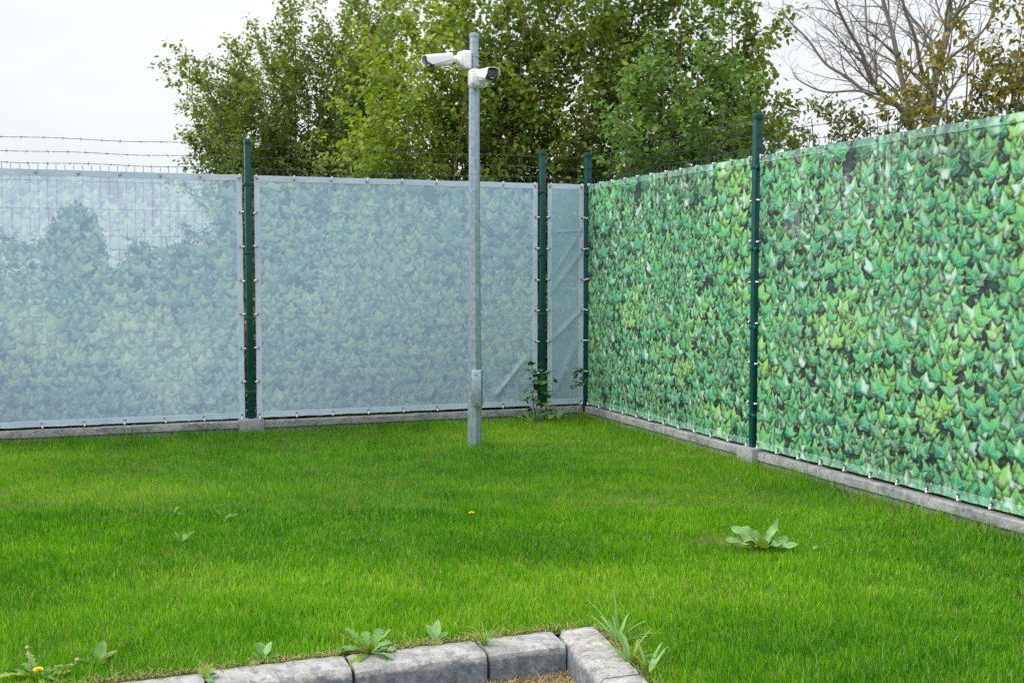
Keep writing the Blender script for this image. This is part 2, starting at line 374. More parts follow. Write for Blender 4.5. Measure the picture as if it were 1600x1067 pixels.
# kerb stones with rounded arris
def kerb_stone(L, rnd, sg):
    prof = [(0.0, -KD - 0.12), (0.0, -0.026), (0.0065, -0.008), (0.023, 0.003), (KW - 0.01, 0.008), (KW, -0.004), (KW, -KD - 0.12)]
    bm = bmesh.new(); n = max(4, int(L / 0.02)); rows = []
    for i in range(n + 1):
        ch = rnd.random() ** 6 * 0.012
        xx = L * i / n
        e = 0.003 * (1 if i in (0, n) else 0)
        rows.append([bm.verts.new((min(max(xx, 0.003), L - 0.003), sg * (py_ + rnd.uniform(-1, 1) * 0.0016 + (ch if j in (1, 2) else 0)) , pz_ + rnd.uniform(-1, 1) * 0.0013 - (ch * .8 if j in (2, 3) else 0) - (e if j in (1, 2, 3, 4) else 0))) for j, (py_, pz_) in enumerate(prof)])
    for i in range(n):
        for j in range(len(prof) - 1): bm.faces.new((rows[i][j], rows[i + 1][j], rows[i + 1][j + 1], rows[i][j + 1]))
    bm.faces.new(rows[0][::-1]); bm.faces.new(rows[n])
    bmesh.ops.recalc_face_normals(bm, faces=bm.faces); mb = MB(); mb.bm(bm); return mb
kr = random.Random(4)
kerb = empty('kerb', (KC.x, KC.y, 0)); tag(kerb, 'worn pale concrete kerb stones edging the lawn', 'kerb', kind='structure')
J = [gp(757, 1016), gp(548, 1040), gp(323, 1064)]
ju = [0.0] + [(q - KC).dot(UL) for q in J]; ju.append(ju[-1] - 0.5); ju.append(ju[-1] - 0.5); ju.append(ju[-1] - 0.5)
for i in range(len(ju) - 1):
    a_, b2 = ju[i], ju[i + 1]; L = a_ - b2 - 0.006
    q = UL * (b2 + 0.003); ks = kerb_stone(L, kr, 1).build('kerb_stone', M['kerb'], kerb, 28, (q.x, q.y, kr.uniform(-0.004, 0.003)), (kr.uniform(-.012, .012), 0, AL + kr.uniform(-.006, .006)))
for i in range(5):                                          # the run that comes towards the camera
    q = NK * (0.52 * (i + 1) - KW - 0.02)
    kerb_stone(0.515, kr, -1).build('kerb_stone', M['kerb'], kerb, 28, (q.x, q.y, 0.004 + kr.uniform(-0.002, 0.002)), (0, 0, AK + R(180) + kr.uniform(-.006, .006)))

# ------------------------------------------------------------------ fences
PH = 2.185; TOP = 1.925
ZH = [0.03, 0.13, 0.33, 0.43, 0.63, 0.83, 0.93, 1.13, 1.33, 1.43, 1.63, 1.835]
def panel_mesh(L, rnd):
    mb = MB(); x0, x1 = 0.035, L - 0.035
    n = round((x1 - x0) / 0.061)
    for i in range(n + 1):
        x = x0 + (x1 - x0) * i / n
        pts = [(x, 0.02, 0.02)]
        for a_, b2 in ((0.33, 0.43), (0.83, 0.93), (1.33, 1.43)):
            pts += [(x, 0.02, a_), (x, 0.04, (a_ + b2) / 2), (x, 0.02, b2)]
        pts.append((x, 0.02, TOP + 0.03)); mb.tube(pts, 0.0026, 4)
    for z in ZH: mb.tube([(x0 - 0.01, 0.016, z), (x1 + 0.01, 0.016, z)], 0.003, 4)
    mb.tube([(x0 - 0.01, 0.016, TOP - 0.012), (x1 + 0.01, 0.016, TOP - 0.012)], 0.003, 4)
    return mb
def post_mb():
    mb = MB(); mb.box((0, 0, 1.06), (0.046, 0.056, 2.18), 0.004, 2); return mb
def cap_mb():
    mb = MB(); mb.box((0, 0, PH - 0.018), (0.050, 0.060, 0.042), 0.005, 2); return mb
POST = post_mb().mesh('post', M['post'], 40); CAP = cap_mb().mesh('cap', M['post'], 40)
clb = MB(); clb.box((0, -0.002, 0), (0.080, 0.064, 0.026), 0.004, 1); clb.tube([(0, -0.034, 0), (0, -0.042, 0)], 0.007, 8); CLAMP = clb.mesh('clamp', M['post'], 40)
def barbed(L, z, rnd, sag):
    mb = MB(); n = 60
    f = lambda s: (L * s, 0.0, z - sag * 4 * s * (1 - s) + 0.004 * math.sin(s * 17 + z * 9))
    for ph in (0, math.pi):
        pts = []
        for i in range(n * 2 + 1):
            s = i / (n * 2); b = f(s); th = s * L / 0.07 * math.pi + ph
            pts.append((b[0], b[1] + 0.0022 * math.cos(th), b[2] + 0.0022 * math.sin(th)))
        mb.tube(pts, 0.0014, 3)
    s = 0.03 / L
    while s < 1:
        b = Vector(f(s)); d1 = Vector((rnd.uniform(-.6, .6), rnd.uniform(-1, 1), 1)).normalized() * 0.017; d2 = Vector((rnd.uniform(-.6, .6), 1, rnd.uniform(-.7, .7))).normalized() * 0.017
        mb.tube([b - d1, b + d1], 0.0012, 3); mb.tube([b - d2, b + d2], 0.0012, 3)
        mb.tube([b - Vector((0.006, 0, 0)), b + Vector((0.006, 0, 0))], 0.0036, 5)
        s += rnd.uniform(0.125, 0.16) / L
    return mb
BARBZ = (1.965, 2.05, 2.145)
def fence(name, origin, rz, posts, label):
    root = empty(name, origin, rz); tag(root, label, 'fence'); rnd = random.Random(len(label))
    for i, (x, own) in enumerate(posts):
        if own:
            po = link('post', POST, root, (x, 0, 0)); link('cap', CAP, po, (0, 0, 0))
            for z in (0.22, 0.80, 1.31, 1.84): link('clamp', CLAMP, root, (x, 0.004, z))
        if i + 1 < len(posts):
            L = posts[i + 1][0] - x
            pm = panel_mesh(L, rnd).build('mesh_panel', M['wire'], root, loc=(x, 0, 0))
            for z in BARBZ: barbed(L, z, rnd, rnd.uniform(0.0, 0.012)).build('barbed_wire', M['barb'], root, loc=(x, 0.0, 0))
    return root
fl = fence('mesh_fence', PL, AL, [(-4.95, 1), (-2.475, 1), (0, 1), (LM, 1), (LC, 0)], 'dark green wire fence with barbed strands behind the pale blue-white screens')
fr_ = fence('mesh_fence', PC, AR, [(0, 1), (LR, 1), (2 * LR, 1)], 'dark green wire fence with barbed strands behind the leaf-printed screens')

# banners ----------------------------------------------------------
def banner_surface(x0, x1, z0, z1, wr, y0=-0.008, seed=1, step=0.005):
    nx = int((x1 - x0) / step); nz = int((z1 - z0) / step); rnd = random.Random(seed); ph = [rnd.uniform(0, 6.28) for _ in range(4)]
    s, q = np.meshgrid(np.linspace(0, 1, nx + 1), np.linspace(0, 1, nz + 1)); x = x0 + (x1 - x0) * s; z = z0 + (z1 - z0) * q
    edge = np.minimum(1.0, 6 * np.minimum(np.minimum(s, 1 - s), np.minimum(q, 1 - q)))
    y = y0 + edge * (0.0045 * np.sin(x * 3.1 + ph[0]) * np.sin(z * 2.3 + ph[1]) + 0.0012 * np.sin(x * 9 + z * 4 + ph[2]))
    wr = list(wr)
    for k in range(int((x1 - x0) / 0.28) + 1):  # little pulls at the ties
        xx = x0 + 0.022 + (x1 - x0 - 0.044) * k / max(1, round((x1 - x0 - 0.05) / 0.28))
        wr.append((xx, z0 + 0.03, rnd.uniform(-.06, .06), rnd.uniform(.10, .26), rnd.uniform(.001, .004), rnd.uniform(.010, .02)))
        wr.append((xx, z1 - 0.03, rnd.uniform(-.05, .05), -rnd.uniform(.06, .16), rnd.uniform(.0006, .002), rnd.uniform(.010, .018)))
    for (cx, cz, ax, az, amp, wid) in wr:       # folds: a ridge from (cx, cz) along (ax, az)
        dx, dz = x - cx, z - cz; l = math.hypot(ax, az); al = np.clip((dx * ax + dz * az) / l / l, 0, 1); pe = (-dx * az + dz * ax) / l
        y = y - np.minimum(1, edge * 2.5) * amp * np.exp(-(pe / wid) ** 2) * np.sin(np.pi * al) ** 0.6
    V = np.stack([x, y, z], -1).reshape(-1, 3); i = (np.arange(nz)[:, None] * (nx + 1) + np.arange(nx)[None]).ravel()
    Fc = np.stack([i, i + 1, i + nx + 2, i + nx + 1], 1)
    return V, Fc
def ink_mesh(name, V, Fc, ink, mat):
    me = np_mesh(name, V, Fc, np.full(len(Fc), 4), mat, None, name == 'fabric')
    if name != 'fabric': me.shade_flat()
    if ink is not None:
        at = me.attributes.new('ink', 'FLOAT_COLOR', 'POINT'); at.data.foreach_set('color', np.concatenate([ink, np.ones((len(ink), 1))], 1).astype(np.float32).ravel())
    return me
def hem_strip(xa, xb, za, zb, y, seed, horiz, step=0.06):
    rnd = random.Random(seed); n = max(4, int(max(xb - xa, zb - za) / step)); prof = [(0, 0.002), (0.02, 0.0), (0.2, 0.0), (0.4, 0.0), (0.6, 0.0), (0.8, 0.0), (0.98, 0.0), (1, 0.002)]
    V = []; kn = [rnd.uniform(-1, 1) * 0.0022 for _ in range(int(n * step / 0.06) + 3)]; w = [kn[int(i * step / 0.06)] * (1 - (i * step / 0.06) % 1) + kn[int(i * step / 0.06) + 1] * ((i * step / 0.06) % 1) for i in range(n + 1)]
    for i in range(n + 1):
        for (q, dy) in prof:
            s = i / n
            if horiz: V.append((xa + (xb - xa) * s, y + dy + w[i] * 0.4, za + (zb - za) * q + w[i]))
            else: V.append((xa + (xb - xa) * q + w[i], y + dy + w[i] * 0.4, za + (zb - za) * s))
    k = len(prof)
    Fc = [(i * k + j, i * k + j + 1, (i + 1) * k + j + 1, (i + 1) * k + j) for i in range(n) for j in range(k - 1)]
    if horiz: Fc = [f[::-1] for f in Fc]
    return np.array(V), np.array(Fc)
# a white tie with its eyelet; local +z points off the banner's edge
cb = MB(); cb.lathe([(0.012, 0.0), (0.012, 0.003), (0.006, 0.003), (0.006, 0.0)], 14, Matrix.Translation((0, -0.001, 0)) @ Matrix.Rotation(R(90), 4, 'X'))
EYE = cb.mesh('eyelet', M['steel'], 40)
cb = MB(); cb.tube([(0, -0.006, 0.004), (0.001, -0.012, 0.010), (0, -0.010, 0.028), (0, 0.012, 0.034)], [0.004, 0.005, 0.0055, 0.005], 6); cb.lathe([(0.003, -0.009), (0.007, -0.006), (0.0085, 0.0), (0.007, 0.006), (0.003, 0.009)], 10, Matrix.Translation((0, -0.012, 0.030)))
TIE = cb.mesh('tie', M['white'], 50)
cb = MB(); cb.tube([(0, -0.0035, 0), (0, -0.007, 0)], 0.0058, 10); HOLE = cb.mesh('eyelet_hole', M['black'])
def banner(name, origin, rz, x0, x1, front, label, wr=(), seed=1, z0=0.018, z1=1.912, plain_=0.0, step=None, stepx=0.28, stepz=0.25):
    root = empty(name, origin, rz); tag(root, label, 'banner', 'printed screens hung on the fences')
    step = step or (0.006 if front else 0.008)
    V, Fc = banner_surface(x0, x1, z0, z1, wr, seed=seed, step=step)
    uo = (lambda x: x - x0 + 0.02) if front else (lambda x: x1 - x + 0.02)
    ik = ink_at(uo(V[:, 0]), V[:, 2]); ik = ik * (1 - plain_) + np.array([0.03, 0.16, 0.13]) * plain_
    link('fabric', ink_mesh('fabric', V, Fc, ik, M['ban_front'] if front else M['ban_back']), root)
    h = 0.044; yb = -0.0108
    for k, (xa, xb, za, zb, hz) in enumerate(((x0, x1, z1 - h, z1 + 0.001, True), (x0, x1, z0 - 0.001, z0 + h, True), (x0, x0 + h, z0 + h - 0.002, z1 - h + 0.002, False), (x1 - h, x1, z0 + h - 0.002, z1 - h + 0.002, False))):
        if front and not hz: continue
        V, Fc = hem_strip(xa, xb, za, zb, yb + (0.001 if not hz else 0), seed * 7 + k, hz, 0.006 if front else 0.06)
        fold = (2 * (z1 - h) - V[:, 2]) if k == 0 else (2 * (z0 + h) - V[:, 2])
        link('hem', ink_mesh('hem', V, Fc, ink_at(uo(V[:, 0]), fold) if front else None, M['ban_hem'] if front else M['pvc']), root)
    rnd = random.Random(seed + 50); y = -0.0125
    spots = []
    nx = max(1, round((x1 - x0 - 0.05) / stepx)); nz = round((z1 - z0 - 0.05) / stepz)
    for i in range(nx + 1):
        x = x0 + 0.022 + (x1 - x0 - 0.044) * i / nx
        spots.append((x, z1 - 0.024, 0)); spots.append((x, z0 + 0.022, math.pi))
    for j in range(1, nz):
        z = z0 + 0.022 + (z1 - z0 - 0.044) * j / nz
        spots.append((x0 + 0.018, z, -math.pi / 2)); spots.append((x1 - 0.018, z, math.pi / 2))
    for (x, z, a) in spots:
        e = link('eyelet', EYE, root, (x, y, z)); e.scale = (0.8, 0.8, 0.8); link('eyelet_hole', HOLE, e)
        link('tie', TIE, e, None, (rnd.uniform(-.1, .1), a + rnd.uniform(-.25, .25), 0))
    return root
g = 0.046
wl = [(-0.35, 0.08, 0.33, 0.36, 0.012, 0.03), (-0.55, 0.06, 0.2, 0.22, 0.006, 0.03)]
banner('fence_banner', PL, AL, -4.95 + g, -2.475 - g, False, 'pale screen farthest out along the rear fence', (), 2, step=0.02)
banner('fence_banner', PL, AL, -2.475 + g, -g, False, 'translucent blue-white screen with the round bush showing through, fence wires visible along its top', wl, 3)
banner('fence_banner', PL, AL, g, LM - g, False, 'wide blue-white screen behind the camera pole, faint leaves showing through',
       [(LM - 0.46, 0.07, 0.36, 0.42, 0.014, 0.022), (LM - 1.05, 0.06, 0.2, 0.3, 0.006, 0.03), (LM - 1.4, 0.06, 0.12, 0.3, 0.005, 0.03)], 4)
banner('fence_banner', PL, AL, LM + g, LC - 0.04, False, 'narrow creased grey-white screen strip in the fence corner',
       [(LM + 0.06, 0.55, 0.33, 0.30, 0.014, 0.022), (LM + 0.06, 0.95, 0.33, 0.42, 0.010, 0.025), (LM + 0.1, 0.10, 0.25, 0.5, 0.010, 0.035), (LM + 0.08, 1.1, 0.3, 0.45, 0.008, 0.02), (LM + 0.08, 1.5, 0.32, 0.02, 0.006, 0.012)], 5, plain_=0.75)
banner('fence_banner', PC, AR, 0.04, LR - 0.045, True, 'ivy-leaf printed screen between the corner post and the next post', (), 6, stepx=0.24)
banner('fence_banner', PC, AR, LR + 0.045, 2 * LR - 0.045, True, 'large ivy-leaf printed screen running out of view towards the camera',
       [(LR + 0.5, 0.06, 0.3, 0.06, 0.006, 0.03)], 7, stepx=0.24)

# concrete plinths --------------------------------------------------
def board_mb(L, rnd):
    prof = [(-0.030, 0.0), (-0.034, -0.006), (-0.034, -0.052), (-0.018, -0.060), (-0.018, -0.27), (0.03, -0.27), (0.03, 0.0)]
    bm = bmesh.new(); n = max(4, int(L / 0.12)); rows = []
    for i in range(n + 1):
        rows.append([bm.verts.new((L * i / n, y + rnd.uniform(-1, 1) * 0.0015, z + rnd.uniform(-1, 1) * 0.0015)) for y, z in prof])
    for i in range(n):
        for j in range(len(prof)): k = (j + 1) % len(prof); bm.faces.new((rows[i][j], rows[i][k], rows[i + 1][k], rows[i + 1][j]))
    bm.faces.new(rows[0]); bm.faces.new(rows[n][::-1]); bmesh.ops.recalc_face_normals(bm, faces=bm.faces)
    mb = MB(); mb.bm(bm); return mb
def holder_mb():
    mb = MB(); mb.box((0, -0.01, -0.10), (0.19, 0.13, 0.225), 0.012, 2); return mb
HOLD = holder_mb().mesh('plinth_holder', M['plinth'], 40)
def plinth(origin, rz, xs, holds, label):
    root = empty('concrete_plinth', origin, rz); tag(root, label, 'plinth'); rnd = random.Random(3)
    for i in range(len(xs) - 1):
        a_, b2 = xs[i] + 0.096, xs[i + 1] - 0.096
        board_mb(b2 - a_, rnd).build('plinth_board', M['plinth'], root, 30, (a_, 0, -0.004 + rnd.uniform(-.004, .002)))
    for x in holds: link('plinth_holder', HOLD, root, (x, 0, 0.0 if x else 0.0))
    return root
plinth(PL, AL, [-4.95, -2.475, 0, LM, LC + 0.04], [-4.95, -2.475, 0, LM], 'grey concrete plinth boards under the pale rear screens')
plinth(PC, AR, [-0.06, LR, 2 * LR], [LR, 2 * LR], 'grey concrete plinth boards under the leaf-printed side screens')

# ------------------------------------------------------------------ camera pole
PB = gp(742, 700)
pole = empty('camera_pole', PB); tag(pole, 'grey galvanised pole carrying two security cameras', 'pole')
ztop = pd(745, 53, PB.y).z; zc2 = pd(745, 140, PB.y).z
mb = MB(); n = 8
prof = [(0.052, -0.1), (0.0515, 0.0), (0.051, 0.27), (0.0475, 0.55), (0.0435, 1.2), (0.039, 2.2), (0.0375, zc2 - 0.02), (0.0335, zc2)]
mb.lathe(prof, 8, Matrix.Rotation(R(10), 4, 'Z')); shaft = mb.build('shaft', M['galv'], pole, 20)
MB().lathe([(0.0315, zc2 - 0.06), (0.0315, ztop - 0.02)], 24).build('top_tube', M['galv'], pole, 40)
MB().lathe([(0.034, ztop - 0.028), (0.035, ztop - 0.022), (0.035, ztop - 0.004), (0.031, ztop)], 24).build('cap', M['galv'], pole, 40)
zb0, zb1 = pd(745, 633, PB.y).z, pd(745, 577, PB.y).z
bx = MB(); bx.box((0.030, -0.045, (zb0 + zb1) / 2), (0.070, 0.07, zb1 - zb0), 0.006, 2, Matrix.Rotation(R(-12), 4, 'Z')); cov = bx.build('inspection_box', M['galv'], pole, 40)
for z in (zb0 + 0.03, zb1 - 0.03):
    MB().lathe([(0.007, 0), (0.006, 0.004), (0.002, 0.005)], 10, Matrix.Rotation(R(-12), 4, 'Z') @ Matrix.Translation((0.030, -0.080, z)) @ Matrix.Rotation(R(90), 4, 'X')).build('screw', M['steel'], cov, 40)
zt = pd(745, 458, PB.y).z
bx = MB(); bx.box((0.018, -0.0405, zt), (0.018, 0.003, 0.085), 0.001, 1, Matrix.Rotation(R(6), 4, 'Z')); bx.build('type_plate', M['galv'], pole)

def frame_dir(d, up=Vector((0, 0, 1))):       # local +x = d
    x = Vector(d).normalized(); y = up.cross(x).normalized(); z = x.cross(y)
    m_ = Matrix.Identity(4)
    for i, c in enumerate((x, y, z)):
        m_[0][i], m_[1][i], m_[2][i] = c
    return m_
def stad(w, h, r, n=5, droop=0.0):               # rounded rectangle outline in (y, z)
    pts = []
    for (sx_, sz_, a0) in ((1, 1, 0), (-1, 1, 90), (-1, -1, 180), (1, -1, 270)):
        for k in range(n + 1):
            a_ = R(a0 + 90 * k / n); pts.append((sx_ * (w / 2 - r) + r * math.cos(a_), sz_ * (h / 2 - r) + r * math.sin(a_)))
    return pts
def loft(mb, secs, M_):                         # secs: list of (x, outline, dz)
    k = len(secs[0][1]); vs = []; fs = []
    for (x, o_, dz) in secs:
        for (y, z) in o_: vs.append((x, y, z + dz))
    for i in range(len(secs) - 1):
        for j in range(k): fs.append((i * k + j, i * k + (j + 1) % k, (i + 1) * k + (j + 1) % k, (i + 1) * k + j))
    fs.append(tuple(range(k - 1, -1, -1))); fs.append(tuple((len(secs) - 1) * k + j for j in range(k)))
    mb.add(vs, fs, M_)
def bullet_camera(label, loc, box_dir, cam_dir, joint_len, pole_pt, w=0.088, h=0.085, L=0.215, arm_off=(0, 0, 0)):
    """loc: centre of the junction box; box_dir: outward from the pole; cam_dir: where the lens looks"""
    root = empty('security_camera', loc); tag(root, label, 'security camera', 'security cameras on the pole')
    Bx = frame_dir(box_dir); bw = 0.126
    mb = MB(); loft(mb, [(-0.035, stad(bw - .012, bw - .012, .02), 0), (-0.03, stad(bw, bw, .022), 0), (0.012, stad(bw, bw, .022), 0), (0.016, stad(bw - .006, bw - .006, .022), 0)], Bx)
    jb = mb.build('junction_box', M['cambody'], root, 35)
    mb = MB(); loft(mb, [(0.0165, stad(bw - .012, bw - .012, .03), 0), (0.034, stad(bw - .018, bw - .018, .035), 0), (0.038, stad(bw - .03, bw - .03, .035), 0)], Bx)
    cv = mb.build('cover', M['cambody'], jb, 35)
    for sy in (-1, 1):
        for sz in (-1, 1):
            MB().lathe([(0.004, 0), (0.004, 0.002), (0.001, 0.0025)], 8, Bx @ Matrix.Translation((0.0365, sy * 0.042, sz * 0.042)) @ Matrix.Rotation(R(90), 4, 'Y')).build('screw', M['black'], cv)
    st = Vector(box_dir).normalized() * 0.038; jt = st + Vector(box_dir).normalized() * joint_len * 0.35 + Vector(arm_off)
    d = Vector(cam_dir).normalized(); rear = jt + d * joint_len
    mb = MB(); mb.tube([st, st + (jt - st) * 0.4, jt, jt + d * joint_len * 0.5, rear + d * 0.01], [0.040, 0.028, 0.026, 0.022, 0.021], 18)
    mb.build('arm', M['cambody'], root, 40)
    Cx = Matrix.Translation(rear) @ frame_dir(d)
    mb = MB(); loft(mb, [(0.0, stad(w - .02, h - .02, .02), 0), (0.008, stad(w - .004, h - .004, .024), 0), (L - 0.03, stad(w - .004, h - .004, .026), 0)], Cx)
    body = mb.build('body', M['cambody'], root, 35)
    mb = MB(); loft(mb, [(L - 0.03, stad(w - .006, h - .006, .027), 0), (L - 0.004, stad(w - .008, h - .008, .027), 0), (L, stad(w - .016, h - .016, .025), 0)], Cx)
    fp = mb.build('face_plate', M['black'], body, 35)
    for sy in (-1, 1):
        T = Cx @ Matrix.Translation((L, sy * 0.0195, 0.010)) @ Matrix.Rotation(R(90), 4, 'Y')
        MB().lathe([(0.0175, 0), (0.0175, 0.003), (0.0145, 0.003), (0.0142, 0.001)], 20, T).build('lens_ring', M['ring'], fp, 40)
        MB().lathe([(0.0135, 0.0005), (0.011, 0.0025), (0.005, 0.004), (0.001, 0.0043)], 20, T).build('lens', M['glass'], fp, True)
    MB().box((L + 0.001, 0.006, -0.022), (0.002, 0.008, 0.008), 0, 1, Cx).build('sensor', M['white'], fp)
    MB().box((L + 0.001, -0.006, -0.022), (0.002, 0.008, 0.008), 0, 1, Cx).build('sensor', M['orange'], fp)
    # sun shield: a shell over the top that runs forward over the lenses and thins out towards the rear
    mb = MB(); vs = []; fs = []; n = 16; ns = 6; th = 0.004
    for lay in (0, 1):
        for i in range(ns + 1):
            s = i / ns; x = -0.004 + (L + 0.03) * s
            low = -0.002 + (-0.028) * s if s < 0.86 else -0.030 + 0.034 * (s - 0.86) / 0.14
            for j in range(n + 1):
                a_ = math.pi * j / n; ry = w / 2 + 0.006 - lay * th; rz_ = h / 2 + 0.006 - lay * th
                y = ry * math.copysign(abs(math.cos(a_)) ** 0.5, math.cos(a_)); z = rz_ * math.sin(a_) ** 0.5 if math.sin(a_) > 1e-6 else 0
                if j in (0, n): z = low
                vs.append((x, y, z))
    k = n + 1; o2 = (ns + 1) * k
    for i in range(ns):
        for j in range(n):
            fs.append((i * k + j, i * k + j + 1, (i + 1) * k + j + 1, (i + 1) * k + j)); fs.append((o2 + i * k + j, o2 + (i + 1) * k + j, o2 + (i + 1) * k + j + 1, o2 + i * k + j + 1))
    for j in range(n):
        fs.append((j, o2 + j, o2 + j + 1, j + 1)); fs.append((ns * k + j, ns * k + j + 1, o2 + ns * k + j + 1, o2 + ns * k + j))
    for i in range(ns):
        fs.append((i * k, (i + 1) * k, o2 + (i + 1) * k, o2 + i * k)); fs.append((i * k + n, o2 + i * k + n, o2 + (i + 1) * k + n, (i + 1) * k + n))
    mb.add(vs, fs, Cx); mb.build('sun_shield', M['cambody'], root, 40)
    # straps round the pole
    pp = Vector(pole_pt) - Vector(loc)
    for dz in (-0.034, 0.034):
        MB().lathe([(0.034, -0.008), (0.0352, -0.008), (0.0352, 0.008), (0.034, 0.008)], 24, Matrix.Translation((pp.x, pp.y, dz))).build('strap', M['steel'], root, 40)
    mb = MB(); bd = Vector(box_dir).normalized(); dist = pp.length
    mb.box((-(0.035 + dist - 0.033) / 2 - 0.0, 0, 0), (max(0.006, dist - 0.066), 0.05, 0.11), 0.002, 1, Bx); mb.build('bracket', M['cambody'], root)
    return root
z1c = pd(745, 96, PB.y).z
bd1 = Vector((-0.93, -0.36, 0)).normalized(); off = 0.085
pp1 = Vector((PB.x + 0.004, PB.y, z1c))
bullet_camera('white bullet camera strapped higher on the pole, its lens turned to the left', pp1 + bd1 * off, bd1, (-0.88, -0.50, -0.17), 0.045, pp1, L=0.175, w=0.082, h=0.082, arm_off=(0, 0, 0.004))
z2c = pd(745, 126, PB.y).z
bd2 = Vector((0.28, -0.96, 0)).normalized(); pp2 = Vector((PB.x + 0.004, PB.y, z2c))
bullet_camera('white camera mounted lower on the pole, black twin-lens face towards the viewer', pp2 + bd2 * off, bd2, (0.40, -0.91, -0.06), 0.02, pp2, L=0.15, w=0.086, h=0.082, arm_off=(0.022, 0, 0.006))

# ------------------------------------------------------------------ trees and shrubs
def rvec(rnd): 
    while True:
        v = Vector((rnd.uniform(-1, 1), rnd.uniform(-1, 1), rnd.uniform(-1, 1)))
        if 0.05 < v.length < 1: return v.normalized()
class Tree:
    def __init__(s, seed): s.rnd = random.Random(seed); s.mb = MB(); s.sites = []
    def limb(s, pts, rad, lev): s.mb.tube(pts, rad, 8 if rad[0] > 0.03 else (5 if rad[0] > 0.010 else 3), cap=False)
    def grow(s, p, d, L, r, lev, cfg):
        rnd = s.rnd; c = cfg[lev]; n = max(3, int(L / c.get('seg', 0.18))); pts = [p.copy()]; d = d.normalized()
        for i in range(n):
            d = (d + rvec(rnd) * c['wig'] + Vector((0, 0, c['trop']))).normalized(); p = p + d * (L / n); pts.append(p.copy())
        rad = [max(getattr(s, 'rmin', 0.0016), r * (1 - (1 - c.get('tip', 0.3)) * i / n)) for i in range(n + 1)]
        s.limb(pts, rad, lev); s.follow(pts, rad, lev, cfg, L)
    def follow(s, pts, rad, lev, cfg, L):
        rnd = s.rnd; c = cfg[lev]; n = len(pts) - 1
        if c.get('leaf', 0):
            k = max(1, int(L * c['leaf']))
            for _ in range(k):
                u = rnd.uniform(c.get('lf0', 0.15), 1.0) * n; i = min(n - 1, int(u)); q = pts[i].lerp(pts[i + 1], u - i)
                s.sites.append((q, (pts[i + 1] - pts[i]).normalized()))
        if lev + 1 < len(cfg):
            k = max(1, int(L * c['kids'] + rnd.random()))
            for j in range(k):
                u = (c.get('k0', 0.2) + (1 - c.get('k0', 0.2)) * (j + rnd.random()) / k) * n; i = min(n - 1, int(u)); q = pts[i].lerp(pts[i + 1], u - i)
                ax = (pts[i + 1] - pts[i]).normalized(); side = ax.cross(rvec(rnd)).normalized(); a_ = R(rnd.uniform(*c['ang']))
                dd = ax * math.cos(a_) + side * math.sin(a_)
                LL = L * rnd.uniform(*c['ratio']) * (1.0 - 0.45 * u / n)
                if c.get('maxk'): LL = min(LL, c['maxk'])
                s.grow(q, dd, max(0.08, LL), max(0.002, rad[i] * c.get('kr', 0.5)), lev + 1, cfg)
    def leaves(s, size, mat, per=1, shape=0.62, droop=0.35, jit=0.04, name='crown', tone=(0, 1), keep=None):
        st = s.sites if keep is None else [q for q in s.sites if keep(q[0])]
        n = len(st) * per; rs = np.random.default_rng(s.rnd.randint(0, 10 ** 6))
        P = np.repeat(np.array([q[0][:] for q in st]), per, 0) + rs.normal(0, jit, (n, 3)); D = np.repeat(np.array([q[1][:] for q in st]), per, 0)
        D = D * 0.5 + rs.normal(0, 0.6, (n, 3)); D[:, 2] -= droop; D /= np.linalg.norm(D, axis=1)[:, None]
        U = rs.normal(0, 0.55, (n, 3)); U[:, 2] += 1.0
        Sd = np.cross(D, U); Sd /= (np.linalg.norm(Sd, axis=1)[:, None] + 1e-9); Nn = np.cross(Sd, D)
        L = rs.uniform(size[0], size[1], n)[:, None]; w = L * shape * 0.5; cup = L * rs.uniform(0.03, 0.16, n)[:, None]
        V = np.empty((n, 6, 3))
        V[:, 0] = P; V[:, 1] = P + D * L * 0.30 + Sd * w + Nn * cup; V[:, 2] = P + D * L * 0.68 + Sd * w * 0.72 + Nn * cup * 0.6
        V[:, 3] = P + D * L - Nn * cup; V[:, 4] = P + D * L * 0.68 - Sd * w * 0.72 + Nn * cup * 0.6; V[:, 5] = P + D * L * 0.30 - Sd * w + Nn * cup
        b = (np.arange(n) * 6)[:, None]
        Fq = np.stack([b + np.array([[0, 1, 2, 3]]), b + np.array([[0, 3, 4, 5]])], 1).reshape(-1, 4)
        tn = np.clip(rs.beta(2.2, 2.2, n) * (tone[1] - tone[0]) + tone[0], 0, 1)
        return np_mesh(name, V.reshape(-1, 3), Fq, np.full(2 * n, 4), mat, {'tone': np.repeat(tn, 6)})
M['bark'] = plain('bark', (0.055, 0.045, 0.038, 1), (0.12, 0.10, 0.085, 1), 14, 0.9, 0, 0.5, 40)
M['bark_red'] = plain('bark_reddish', (0.15, 0.08, 0.05, 1), (0.24, 0.15, 0.10, 1), 10, 0.85, 0, 0.3, 40)
M['bark_grey'] = plain('bark_grey_lichen', (0.135, 0.13, 0.13, 1), (0.23, 0.175, 0.08, 1), 5, 0.9, 0, 0.4, 30, lo=0.46, hi=0.68)
YEL = (0.38, 0.26, 0.03, 1)
M['leaf_a'] = leafy('leaf_olive', [(0, (0.087, 0.138, 0.028, 1)), (0.5, (0.153, 0.220, 0.043, 1)), (0.9, (0.254, 0.308, 0.066, 1)), (0.97, (0.401, 0.298, 0.046, 1))], 0.46)
M['leaf_b'] = leafy('leaf_bright', [(0, (0.100, 0.190, 0.019, 1)), (0.5, (0.201, 0.293, 0.033, 1)), (0.90, (0.320, 0.393, 0.056, 1)), (0.97, YEL)], 0.46)
